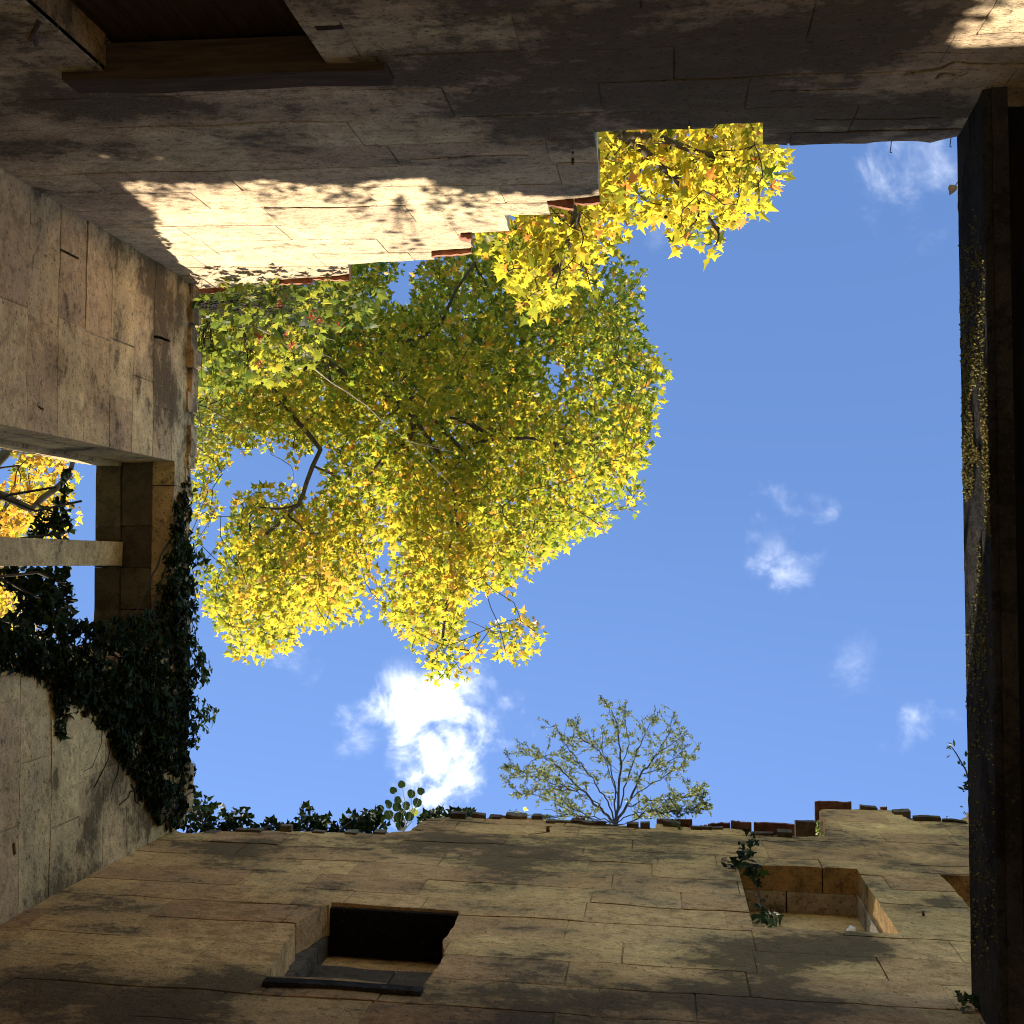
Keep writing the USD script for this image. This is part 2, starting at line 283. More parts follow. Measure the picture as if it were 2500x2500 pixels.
def prism_man(poly, d0, d1):
    out = None
    for g in getattr(poly, 'geoms', [poly]):
        if g.geom_type != 'Polygon' or g.area < 1e-5: continue
        c = m3.CrossSection([np.asarray(r.coords)[:-1] for r in (g.exterior, *g.interiors)], m3.FillRule.EvenOdd)
        p = m3.Manifold.extrude(c, d1 - d0).translate([0, 0, d0]); out = p if out is None else out + p
    return out
def rag(line, amp, step, seed, fixed_ends=True):
    """A polyline cut finely and roughened."""
    L = LineString(line); n = max(2, int(L.length / step)); out = []
    for k in range(n + 1):
        p = np.array(L.interpolate(k / n, True).coords[0]); q = np.array([p[0], p[1], seed * 7.3])
        if 0 < k < n or not fixed_ends:
            p = p + amp * (np.array([meshkit.fbm(q * 9, 3, seed), meshkit.fbm(q * 9, 3, seed + 40)]) - 0.5) * 2
        out.append(tuple(p))
    return out

def masonry(parent, side, outline, holes, courses, mat, rg, lens=(0.42, 0.95), gap=0.0045, cell=0.075, joints=None, prouds=None, skip=None, label=None, rough=0.010):
    """Lays the stones of one wall course by course, each its own mesh."""
    region = outline
    for h in holes: region = region.difference(h)
    s_lo, _, s_hi, _ = outline.bounds
    big = 0
    for ci in range(len(courses) - 1):
        h0, h1 = courses[ci], courses[ci + 1]
        cuts = [s_lo]
        given = sorted((joints or {}).get(ci, []))
        while cuts[-1] < s_hi - 0.02:
            step = rg.uniform(*lens)
            nxt = cuts[-1] + step
            near = [g for g in given if cuts[-1] + 0.16 < g < nxt + 0.28]
            if near: nxt = near[0]
            if s_hi - nxt < 0.25: nxt = s_hi
            cuts.append(min(nxt, s_hi))
        for s0, s1 in zip(cuts[:-1], cuts[1:]):
            g = rg.choice([0.0008, 0.0020, 0.0046], 4, p=[.36, .36, .28]) * gap / 0.0045
            cellp = sbox(s0 + g[0], h0 + g[1], s1 - g[2], h1 - g[3])
            inter = cellp.intersection(region)
            if inter.area < 0.004: continue
            front = rg.normal(0, 0.0014) + ((prouds or {}).get(ci, 0))
            b = block(s0 + g[0], s1 - g[2], h0 + g[1], h1 - g[3], rg, front=front, cell=cell, rough=rough)
            if inter.area < cellp.area * 0.995:
                got = to_man(b) ^ prism_man(inter, -0.1, 0.3)
                if got.is_empty(): continue
                for k, one in enumerate(sorted(got.decompose(), key=lambda q: -q.volume())):
                    if k and one.volume() < 2e-4: break
                    part(parent, 'stone', side.world(from_man(one)), mat, smooth=28)
                continue
            part(parent, 'stone', side.world(b), mat, smooth=28)
            big += 1
    return big

# ------------------------------------------------------------------ the setting: ground, floor
def sheet(x0, x1, y0, y1, z, n=2):
    xs, ys = np.linspace(x0, x1, n), np.linspace(y0, y1, n)
    X, Y = np.meshgrid(xs, ys, indexing='ij'); i = np.arange(n * n).reshape(n, n)
    F = np.vstack([np.stack([i[:-1, :-1].ravel(), i[1:, :-1].ravel(), i[1:, 1:].ravel()], 1), np.stack([i[:-1, :-1].ravel(), i[1:, 1:].ravel(), i[:-1, 1:].ravel()], 1)])
    return np.stack([X.ravel(), Y.ravel(), np.full(n * n, z)], 1), F
tag(part(None, 'ground', sheet(-1500, 1500, -1500, 1500, -0.03), mat_grass, smooth=False), kind='structure')
tag(part(None, 'earth_floor', sheet(-3.6, 5.4, -2.3, 2.3, 0.0, 30), mat_earth, smooth=False), kind='structure')

TOP, BOT, LEFT, RIGHT = Side('top'), Side('bottom'), Side('left'), Side('right')
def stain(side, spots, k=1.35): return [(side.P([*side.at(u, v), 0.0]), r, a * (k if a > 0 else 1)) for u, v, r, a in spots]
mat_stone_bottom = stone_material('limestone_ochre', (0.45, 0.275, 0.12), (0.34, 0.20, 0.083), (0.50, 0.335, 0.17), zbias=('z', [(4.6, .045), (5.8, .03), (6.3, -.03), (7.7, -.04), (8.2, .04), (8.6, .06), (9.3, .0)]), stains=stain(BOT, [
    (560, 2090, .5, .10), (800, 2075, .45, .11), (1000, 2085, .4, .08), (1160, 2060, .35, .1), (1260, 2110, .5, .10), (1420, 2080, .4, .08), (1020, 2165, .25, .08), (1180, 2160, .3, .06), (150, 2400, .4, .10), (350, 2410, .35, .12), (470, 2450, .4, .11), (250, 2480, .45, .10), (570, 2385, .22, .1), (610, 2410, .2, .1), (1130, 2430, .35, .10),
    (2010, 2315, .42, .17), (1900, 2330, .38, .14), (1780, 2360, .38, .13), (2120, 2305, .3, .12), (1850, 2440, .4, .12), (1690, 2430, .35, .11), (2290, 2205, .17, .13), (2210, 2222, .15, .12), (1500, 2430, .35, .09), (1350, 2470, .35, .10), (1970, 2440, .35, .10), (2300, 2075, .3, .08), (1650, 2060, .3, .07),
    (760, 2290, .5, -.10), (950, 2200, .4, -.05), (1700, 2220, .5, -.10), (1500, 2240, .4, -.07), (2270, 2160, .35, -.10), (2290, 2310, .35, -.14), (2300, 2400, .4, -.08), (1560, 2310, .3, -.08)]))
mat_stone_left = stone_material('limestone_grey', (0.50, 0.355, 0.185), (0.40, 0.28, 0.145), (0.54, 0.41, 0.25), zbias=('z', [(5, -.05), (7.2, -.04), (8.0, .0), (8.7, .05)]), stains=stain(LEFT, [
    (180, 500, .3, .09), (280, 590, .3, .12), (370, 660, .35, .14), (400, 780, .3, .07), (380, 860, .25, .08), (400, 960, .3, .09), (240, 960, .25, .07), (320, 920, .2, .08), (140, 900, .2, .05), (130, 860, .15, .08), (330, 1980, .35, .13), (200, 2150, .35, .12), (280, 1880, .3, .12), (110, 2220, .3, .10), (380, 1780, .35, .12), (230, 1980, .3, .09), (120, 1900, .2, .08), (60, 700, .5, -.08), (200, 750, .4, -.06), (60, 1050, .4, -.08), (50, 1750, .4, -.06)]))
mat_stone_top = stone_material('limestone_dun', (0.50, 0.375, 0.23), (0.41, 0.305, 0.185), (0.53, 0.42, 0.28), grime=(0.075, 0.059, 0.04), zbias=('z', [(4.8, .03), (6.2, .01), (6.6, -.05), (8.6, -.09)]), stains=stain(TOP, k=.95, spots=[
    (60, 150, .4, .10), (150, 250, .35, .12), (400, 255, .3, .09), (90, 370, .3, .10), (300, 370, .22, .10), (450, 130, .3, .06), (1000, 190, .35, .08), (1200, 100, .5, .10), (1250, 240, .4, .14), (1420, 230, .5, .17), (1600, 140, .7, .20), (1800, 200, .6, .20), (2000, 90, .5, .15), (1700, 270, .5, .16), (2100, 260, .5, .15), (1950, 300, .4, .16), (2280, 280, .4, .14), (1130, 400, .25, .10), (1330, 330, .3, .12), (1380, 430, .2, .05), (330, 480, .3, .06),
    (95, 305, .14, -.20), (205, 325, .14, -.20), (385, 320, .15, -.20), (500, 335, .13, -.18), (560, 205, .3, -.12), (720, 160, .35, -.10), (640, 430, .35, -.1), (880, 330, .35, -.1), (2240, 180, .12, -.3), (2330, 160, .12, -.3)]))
mat_mortar = stone_material('old_mortar', (0.36, 0.25, 0.14), (0.27, 0.185, 0.10), (0.40, 0.29, 0.18), rough_bump=1.2, spread=.05)
mat_window_stone = stone_material('window_stone', (0.42, 0.345, 0.25), (0.35, 0.285, 0.205), (0.45, 0.375, 0.28))
def pts(side, pixels): return [side.at(u, v) for u, v in pixels]

# ---- top wall (towards the top of the picture): stepped broken crown, boarded window with an oak lintel
tp = [(455, 700), (655, 690), (655, 680), (853, 667), (848, 640), (1061, 631), (1053, 608), (1150, 603), (1148, 567), (1244, 561), (1231, 523), (1343, 519), (1335, 486), (1464, 476), (1451, 319), (1600, 312), (1743, 306), (1745, 297), (1863, 294), (1863, 349), (1923, 351), (2010, 347), (2114, 346), (2170, 341), (2230, 340), (2271, 344), (2333, 328)]
crown = [(-3.4, 7.25)] + pts(TOP, tp) + [(1.6, 4.80), (5.0, 4.78)]
c2 = []
for a, b in zip(crown[:-1], crown[1:]): c2 += rag([a, b], 0.012, 0.09, 3)[:-1]
c2.append(crown[-1])
top_outline = Polygon(c2 + [(5.0, -EYE), (-3.4, -EYE)]).buffer(0)
shut_hole = sbox(-1.935, 2.2, -1.13, 3.93)
beam_hole = sbox(-2.10, 3.87, -0.92, 4.005)
def crack(side, pixels, width, seed):
    return LineString(rag(pts(side, pixels), 0.016, 0.03, seed)).buffer(width, cap_style=2, join_style=2)
top_cracks = [crack(TOP, [(2205, 176), (2290, 166), (2332, 144), (2360, 152), (2500, 149)], .010, 51), crack(TOP, [(2285, 186), (2300, 172), (2345, 180), (2362, 172)], .006, 52), crack(TOP, [(2180, 126), (2300, 124), (2395, 122)], .004, 53),
    crack(TOP, [(1880, 218), (2010, 212), (2095, 208)], .005, 54), crack(TOP, [(1990, 287), (2100, 284), (2300, 281)], .006, 55), crack(TOP, [(395, 189), (460, 181), (520, 178), (640, 176)], .005, 56),
    crack(TOP, [(1000, 382), (1120, 377), (1290, 372)], .006, 57), crack(TOP, [(830, 438), (880, 436)], .005, 58), crack(TOP, [(1398, 380), (1398, 396)], .006, 59)]
top_wall = thing('stone_wall', 'tall limestone wall with a stepped broken top, sunlit edge and boarded window', 'wall', kind='thing')
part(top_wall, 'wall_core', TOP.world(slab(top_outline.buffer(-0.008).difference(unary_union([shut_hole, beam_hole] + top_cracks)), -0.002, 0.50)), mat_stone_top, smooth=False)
top_courses = [2.15, 2.43, 2.71, 2.99, 3.27, 3.55, 3.83, 4.10, 4.39, 4.66, 4.93, 5.21, 5.48, 5.77, 6.05, 6.33, 6.60, 6.87, 7.13, 7.5]
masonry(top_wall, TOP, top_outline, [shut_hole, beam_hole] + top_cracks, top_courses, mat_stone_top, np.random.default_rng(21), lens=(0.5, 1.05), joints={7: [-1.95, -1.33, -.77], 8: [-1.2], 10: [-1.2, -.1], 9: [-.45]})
# oak lintel, proud of the wall, and shutter boards behind
rg = np.random.default_rng(5)
lin = block(-2.095, -0.925, 3.873, 4.000, rg, front=-0.028, back=0.095, rough=0.010, cell=0.05, edge=0.014, chip=0.02)
part(top_wall, 'lintel', TOP.world(lin), mat_lintel_wood, smooth=40, label='dark old oak lintel over the boarded window')
xs = np.linspace(-1.945, -1.12, 6)
for a, b in zip(xs[:-1], xs[1:]):
    v, f = block(a + 0.003, b - 0.003, 2.22, 3.99, rg, front=0.125 + rg.uniform(-.004, .004), back=0.155, rough=0.002, cell=0.3, edge=0.006, chip=0.002)
    part(top_wall, 'shutter_board', TOP.world((v, f)), mat_shutter, smooth=40)
# jamb stones of the boarded window
for h0, h1 in ((2.2, 2.72), (2.73, 3.28), (3.285, 3.868)):
    m = slab(sbox(-1.99, h0, -1.929, h1), 0.012, 0.30); part(top_wall, 'jamb_stone', TOP.world(m), mat_stone_bottom, smooth=False)  # left jamb in the ochre stone: warm bounced light put into its colour
    m = slab(sbox(-1.136, h0, -1.08, h1), 0.012, 0.30); part(top_wall, 'jamb_stone', TOP.world(m), mat_stone_top, smooth=False)
# terracotta slips left along the broken crown
def tile(parent, side, px0, px1, py, thick, d0, d1, tilt=0.0, seed=0, broken=True):
    """A flat terracotta tile on the wall top: its front edge spans the pixels px0..px1 at row py."""
    (s0, h0), (s1, h1) = side.at(px0, py[0], 0), side.at(px1, py[1], 0)
    rgt = np.random.default_rng(900 + seed); n = 9
    ss = np.linspace(0, 1, n); S = s0 + (s1 - s0) * ss; Hh = h0 + (h1 - h0) * ss
    jag = rgt.uniform(-0.004, 0.004, n) + (rgt.uniform(-.015, .015) * np.linspace(-1, 1, n) if broken else 0)
    V, F = [], []
    for i in range(n):
        for d, t in ((d0 + jag[i], 0), (d0 + jag[i], thick), (d1, thick + tilt), (d1, tilt)):
            V.append([S[i], Hh[i] + t, d])
    for i in range(n - 1):
        a, b = 4 * i, 4 * i + 4
        for k in range(4):
            k2 = (k + 1) % 4; F += [[a + k, b + k, b + k2], [a + k, b + k2, a + k2]]
    F += [[0, 1, 2], [0, 2, 3], [4 * n - 4, 4 * n - 2, 4 * n - 3], [4 * n - 4, 4 * n - 1, 4 * n - 2]]
    t = trimesh.Trimesh(V, F, process=False)
    if t.volume < 0: t.faces = t.faces[:, ::-1]
    w = side.world((t.vertices, t.faces))
    part(parent, 'coping_tile', w, mat_tile if side.w == 'top' else mat_tile_shaded, smooth=False)
for k, (a, b, p, q) in enumerate([(662, 762, 683, 678), (764, 853, 675, 667), (1053, 1150, 612, 604), (1124, 1151, 568, 567), (1337, 1400, 491, 486), (1402, 1464, 484, 476), (470, 560, 706, 700)]):
    tile(top_wall, TOP, a, b, (p, q), 0.03, -0.030, 0.22, seed=k)
s0, h0 = TOP.at(1149, 600); s1, h1 = TOP.at(1149, 570)
part(top_wall, 'coping_tile', TOP.world(slab(sbox(s0 - .035, h0 - .0, s0 + .012, h1), -0.006, 0.22)), mat_tile, smooth=False)

# ---- left wall: the mullioned window open to the trees
lp = [(462, 690), (474, 700), (474, 740), (470, 780), (464, 872), (465, 960), (466, 1034), (465, 1100), (459, 1156), (458, 1170), (462, 1300), (466, 1500), (463, 1750), (455, 1900), (455, 2040)]
lc = [LEFT.at(*p) for p in lp]; lc = [(-1.80, lc[0][1])] + lc[1:-1] + [(1.62, lc[-1][1])]
l2 = []
for a, b in zip(lc[:-1], lc[1:]): l2 += rag([a, b], 0.045, 0.045, 11)[:-1]
l2.append(lc[-1])
left_outline = Polygon([(-1.80, -EYE)] + l2 + [(1.62, -EYE)]).buffer(0).intersection(sbox(YT + YAW * XL + .002, -2, YB + YAW * XL - .002, 9))
W5 = (-0.62, 4.6, 0.50, 6.75)
left_hole = sbox(*W5)
left_cracks = [crack(LEFT, [(141, 608), (188, 632)], .007, 61), crack(LEFT, [(369, 818), (413, 835)], .009, 62), crack(LEFT, [(93, 655), (100, 672)], .005, 63), crack(LEFT, [(86, 990), (102, 1000)], .006, 64), crack(LEFT, [(28, 2058), (30, 2088)], .012, 65)]
left_wall = thing('stone_wall', 'limestone end wall with an ivy-hung mullioned window open to the trees', 'wall', kind='thing')
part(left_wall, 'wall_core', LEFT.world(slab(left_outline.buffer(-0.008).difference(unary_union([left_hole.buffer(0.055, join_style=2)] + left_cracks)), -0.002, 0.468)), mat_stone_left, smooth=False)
left_courses = [3.45, 3.72, 4.0, 4.27, 4.54, 4.81, 5.08, 5.356, 5.628, 5.906, 6.178, 6.45, 6.71, 6.98, 7.6]
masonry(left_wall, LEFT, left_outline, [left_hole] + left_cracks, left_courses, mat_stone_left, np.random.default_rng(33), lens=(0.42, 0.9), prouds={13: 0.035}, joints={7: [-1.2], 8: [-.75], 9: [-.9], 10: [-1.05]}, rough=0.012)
# soffit stones of the window head, in two bands, and the jambs
ys = [-0.62, -0.23, 0.02, 0.27, 0.50]
for a, b in zip(ys[:-1], ys[1:]):
    for d0, d1, up in ((0.128, 0.318, 0.0), (0.322, 0.475, -0.018)):
        v, f = block(a + (.003 if d0 < .3 else .0004), b - (.003 if d0 < .3 else .0004), d0, d1, rg, front=0, back=0.055, rough=0.006, cell=0.06)
        v = v[:, [0, 2, 1]].copy(); v[:, 1] = 6.75 + up + v[:, 1]; f = f[:, ::-1]
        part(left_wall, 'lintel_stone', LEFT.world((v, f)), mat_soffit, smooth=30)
hs = [4.6, 4.81, 5.08, 5.36, 5.63, 5.91, 6.18, 6.45, 6.745]
for h0, h1 in zip(hs[:-1], hs[1:]):
    for sgn, y in ((1, -0.62), (-1, 0.50)):
        for d0, d1, o in ((0.128, 0.318, 0.0), (0.322, 0.475, 0.022)):
            v, f = block(d0, d1, h0 + .003, h1 - .003, rg, front=0, back=0.05, rough=0.005, cell=0.08)
            w = np.stack([y + sgn * (o - v[:, 2]), v[:, 1], v[:, 0]], 1)
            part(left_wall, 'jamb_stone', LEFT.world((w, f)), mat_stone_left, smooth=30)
v, f = block(-0.135, 0.008, 4.6, 6.726, rg, front=0.30, back=0.46, rough=0.005, cell=0.09, edge=0.012)
part(left_wall, 'mullion', LEFT.world((v, f)), mat_stone_left, smooth=30, label='plain stone mullion standing in the window')
v, f = block(-0.66, 0.54, 4.46, 4.6, rg, front=0.125, back=0.47, rough=0.005)
part(left_wall, 'window_sill', LEFT.world((v, f)), mat_stone_left, smooth=30)
for k, (a, b) in enumerate([(1068, 1098), (1100, 1152), (1158, 1166)]):
    (y0, h0), (y1, h1) = LEFT.at(462, a), LEFT.at(462, b)
    part(left_wall, 'coping_tile', LEFT.world(slab(sbox(y0, h0 - .0, y1, h0 + .05 + .03 * (k == 0)), 0.05, 0.3)), mat_tile, smooth=False)

rgL = np.random.default_rng(91)
for v in [705, 735, 772, 800, 846, 880, 930, 985, 1030, 1078, 1128, 1168, 1900, 1960]:
    u_ = np.interp(v, [p[1] for p in lp], [p[0] for p in lp]); y_, h_ = LEFT.at(u_, v); w_, t_ = rgL.uniform(.08, .24), rgL.uniform(.06, .14)
    part(left_wall, 'rubble_stone', LEFT.world(block(max(y_ - w_ / 2, YT - .04), y_ + w_ / 2, h_ - t_ * .7, h_ + t_ * .3, rgL, front=rgL.uniform(-.045, .01), back=.3, rough=.022, cell=.035, edge=.018, chip=.03)), mat_stone_left, smooth=25)
# ---- bottom wall (towards the bottom of the picture)
bp = [(455, 2036), (500, 2033), (640, 2033), (800, 2035), (900, 2038), (1000, 2032), (1040, 2008), (1055, 2001), (1130, 2000), (1205, 1999), (1300, 2000), (1328, 2006), (1336, 2012), (1402, 2010), (1425, 2012), (1440, 2016), (1500, 2018), (1560, 2022), (1602, 2025), (1604, 2014), (1690, 2022), (1700, 2026), (1727, 2024), (1800, 2028), (1834, 2032), (1850, 2040), (1930, 2044), (2020, 2047), (2016, 2010), (2001, 1990), (2006, 1976), (2080, 1977), (2140, 1976), (2190, 1979), (2212, 1998), (2230, 2004), (2290, 2008), (2355, 2012), (2357, 1984), (2380, 1982)]
bc = [(-3.4, 7.2)] + pts(BOT, bp) + [(2.2, 7.8), (5.0, 7.6)]
b2 = []
for a, b in zip(bc[:-1], bc[1:]): b2 += rag([a, b], 0.036, 0.035, 17)[:-1]
b2.append(bc[-1])
bot_outline = Polygon([(-3.4, -EYE)] + b2 + [(5.0, -EYE)]).buffer(0)
w1 = pts(BOT, [(798, 2216), (960, 2222), (1123, 2231), (1092, 2289), (1075, 2359), (1032, 2414), (648, 2386), (690, 2318), (716, 2262)])
w1r = []
for k, (a, b) in enumerate(zip(w1, w1[1:] + w1[:1])): w1r += rag([a, b], 0.03 if k in (2, 3, 6, 7, 8) else 0.008, 0.04, 23 + k)[:-1]
hole1 = Polygon(w1r).buffer(0)
hole1 = hole1.union(sbox(w1[0][0] + .01, w1[0][1] - .05, w1[2][0] - .01, max(w1[0][1], w1[2][1]) + .024))
w2 = pts(BOT, [(1799, 2113), (2091, 2124), (2201, 2285), (1847, 2269)])
W2 = (w2[0][0], (w2[2][1] + w2[3][1]) / 2, w2[1][0], (w2[0][1] + w2[1][1]) / 2)
hole2 = sbox(*W2)
w3 = pts(BOT, [(2294, 2138), (2371, 2221)])
hole3 = Polygon(rag([(w3[0][0], w3[0][1]), (w3[1][0], w3[1][1]), (w3[1][0] + .02, 5.3)], 0.02, 0.05, 31) + [(2.25, 5.3)] + rag([(2.25, w3[0][1] + .02), (w3[0][0], w3[0][1])], .015, .06, 33)).buffer(0)
bot_cracks = [crack(BOT, [(1845, 2052), (1900, 2058), (1960, 2054), (2035, 2060)], .007, 71), crack(BOT, [(2250, 2132), (2300, 2136), (2372, 2138)], .006, 72), crack(BOT, [(1290, 2040), (1335, 2035), (1340, 2020)], .012, 73), crack(BOT, [(560, 2208), (640, 2210)], .006, 74), crack(BOT, [(1380, 2037), (1480, 2040), (1600, 2046)], .006, 75)]
bot_wall = thing('stone_wall', 'ochre limestone ashlar wall with two windows, plants growing along its ragged top', 'wall', kind='thing')
part(bot_wall, 'wall_core', BOT.world(slab(bot_outline.buffer(-0.008).difference(unary_union([hole1.buffer(.06), hole2.buffer(.05, join_style=2), hole3.buffer(.004), sbox(-1.5, -EYE + .001, .95, .95)] + bot_cracks)), -0.002, 0.50)), mat_stone_bottom, smooth=False)  # includes an unseen doorway added to bounce sunlight up the walls
bot_courses = [3.20, 3.49, 3.78, 4.06, 4.34, 4.62, 4.90, 5.18, 5.46, 5.74, 6.02, 6.29, 6.56, 6.83, 7.09, 7.36, 7.62, 7.9, 8.25]
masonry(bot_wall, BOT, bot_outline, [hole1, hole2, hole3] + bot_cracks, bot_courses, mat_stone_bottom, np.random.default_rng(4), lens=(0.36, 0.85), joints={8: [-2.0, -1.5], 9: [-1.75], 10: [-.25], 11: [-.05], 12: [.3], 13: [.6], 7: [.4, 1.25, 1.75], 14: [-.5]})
# left window: near-black head, broken reveals, a stained stone closing it, a dark slate sill
mn = np.array(w1).min(0); mx = np.array(w1).max(0)
H1 = mx[1]
def reveal(parent, name, side, s0, s1, h0, h1, d0, d1, mat, thick, face):
    """A stone lining an opening. face 'down' is a head, 'right'/'left' are jambs facing along +s/-s, 'up' a sill."""
    if face in ('down', 'up'):
        v, f = block(s0, s1, d0, d1, rg, back=thick, rough=0.007, cell=0.06)
        w = np.stack([v[:, 0], h0 + v[:, 2] if face == 'down' else h1 - v[:, 2], v[:, 1]], 1); f = f[:, ::-1] if face == 'down' else f
    else:
        v, f = block(d0, d1, h0, h1, rg, back=thick, rough=0.009, cell=0.06)
        w = np.stack([s0 - v[:, 2] if face == 'right' else s0 + v[:, 2], v[:, 1], v[:, 0]], 1); f = f if face == 'right' else f[:, ::-1]
    t = trimesh.Trimesh(side.world((w, f)).vertices, f, process=False)
    if t.is_watertight and t.volume < 0: t.faces = t.faces[:, ::-1]
    return part(parent, name, t, mat, smooth=30)
L1, R1 = w1[0][0], w1[2][0]
reveal(bot_wall, 'lintel_stone', BOT, L1 + .012, R1 - .012, H1, 0, 0.006, 0.225, mat_black_head, 0.022, 'down')
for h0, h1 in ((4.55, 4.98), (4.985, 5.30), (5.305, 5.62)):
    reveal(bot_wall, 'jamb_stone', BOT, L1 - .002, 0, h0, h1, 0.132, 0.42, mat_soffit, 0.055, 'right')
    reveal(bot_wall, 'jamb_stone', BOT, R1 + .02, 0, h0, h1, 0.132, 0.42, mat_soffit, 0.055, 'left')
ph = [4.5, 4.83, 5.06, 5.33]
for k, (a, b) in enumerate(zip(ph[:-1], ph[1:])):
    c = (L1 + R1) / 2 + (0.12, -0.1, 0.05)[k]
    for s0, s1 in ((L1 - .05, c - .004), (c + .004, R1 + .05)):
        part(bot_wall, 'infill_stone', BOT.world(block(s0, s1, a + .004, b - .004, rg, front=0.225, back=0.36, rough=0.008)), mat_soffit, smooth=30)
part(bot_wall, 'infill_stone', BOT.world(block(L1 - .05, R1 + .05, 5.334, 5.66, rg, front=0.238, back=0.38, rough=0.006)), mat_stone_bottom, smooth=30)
sa, sb = BOT.at(641, 2393, -.03), BOT.at(1030, 2414, -.03)
part(bot_wall, 'window_sill', BOT.world(block(sa[0], sb[0], sa[1] - .004, sa[1] + .046, rg, front=-0.026, back=0.22, rough=0.002, cell=.06, edge=.006)), mat_dark_stone, smooth=30, label='dark slate sill of the smaller black window')
# right window: deep clean reveals, an outer lintel lower than the inner one; the sun comes through here
reveal(bot_wall, 'lintel_stone', BOT, W2[0] - .05, (W2[0] + W2[2]) / 2 - .06, W2[3] + .003, 0, 0.132, 0.245, mat_window_stone, 0.05, 'down')
reveal(bot_wall, 'lintel_stone', BOT, (W2[0] + W2[2]) / 2 - .052, W2[2] + .05, W2[3] + .003, 0, 0.132, 0.245, mat_window_stone, 0.05, 'down')
part(bot_wall, 'outer_lintel', BOT.world(block(W2[0] - .05, W2[2] + .05, W2[3] - .33, W2[3] + .05, rg, front=0.25, back=0.33, rough=0.006)), mat_stone_bottom, smooth=30)
part(bot_wall, 'outer_lintel', BOT.world(block(W2[0] - .05, W2[2] + .05, W2[3] - .12, W2[3] + .05, rg, front=0.333, back=0.499, rough=0.006)), mat_soffit, smooth=30)
hh = [W2[1] - .02, 5.47, 5.74, 6.02, W2[3] + .04]
for h0, h1 in zip(hh[:-1], hh[1:]):
    reveal(bot_wall, 'jamb_stone', BOT, W2[2] + .002, 0, h0 + .003, h1 - .003, 0.128, 0.497, mat_window_stone, 0.047, 'left')
    reveal(bot_wall, 'jamb_stone', BOT, W2[0] - .002, 0, h0 + .003, h1 - .003, 0.128, 0.497, mat_window_stone, 0.047, 'right')
reveal(bot_wall, 'window_sill', BOT, W2[0] - .04, W2[2] + .04, 0, W2[1] - .003, 0.128, 0.497, mat_window_stone, 0.045, 'up')
# third opening, half hidden by the beam: blocked with brick-red rubble
brick_red = stone_material('brick_rubble', (0.12, 0.062, 0.042), (0.085, 0.048, 0.036), (0.16, 0.095, 0.065), grime=(0.04, 0.028, 0.02))
for r_ in range(8):
    h0 = 5.28 + r_ * .125
    for c_ in range(4):
        s0 = 1.36 + c_ * .25 + (r_ % 2) * .12
        part(bot_wall, 'brick', BOT.world(block(s0, s0 + .24, h0, h0 + .115, rg, front=0.15 + rg.uniform(0, .02), back=0.3, rough=.006, cell=.1)), brick_red, smooth=30)
part(bot_wall, 'brick_core', BOT.world(slab(sbox(1.3, 5.2, 2.3, 6.3), 0.20, 0.49).copy()), mat_mortar, smooth=False)
for k, (a, b, p, q) in enumerate([(1205, 1300, 1999, 2000), (1402, 1428, 2009, 2011), (1603, 1690, 2012, 2021), (1704, 1726, 2022, 2023), (1728, 1783, 2019, 2022), (1785, 1835, 2022, 2029), (1841, 1940, 2029, 2034), (1990, 2079, 1974, 1973), (2103, 2132, 1975, 1976), (2150, 2166, 1976, 1976), (2217, 2232, 2003, 2004), (2283, 2300, 2007, 2008)]):
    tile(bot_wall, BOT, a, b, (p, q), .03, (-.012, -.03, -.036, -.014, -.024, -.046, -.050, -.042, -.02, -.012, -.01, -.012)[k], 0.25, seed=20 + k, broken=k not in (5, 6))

rgR = np.random.default_rng(88)
for u in [1210, 1262, 1312, 1345, 1372, 1412, 1447, 1480, 1545, 1575, 1640, 1712, 1752, 1860, 1915, 1965, 2120, 2200, 2250, 2275, 2330, 520, 610, 700, 780, 860, 930, 1120, 1170]:
    ue = np.array(bp); v0 = np.interp(u, np.sort(ue[:, 0]), ue[np.argsort(ue[:, 0]), 1]); s_, h_ = BOT.at(u, v0); w_, t_ = rgR.uniform(.05, .17), rgR.uniform(.035, .085)
    part(bot_wall, 'rubble_stone', BOT.world(block(s_ - w_ / 2, s_ + w_ / 2, h_ - t_ * .6, h_ + t_ * .4, rgR, front=rgR.uniform(-.028, .0), back=.22, rough=.02, cell=.03, edge=.015, chip=.03)), mat_soffit, smooth=25)
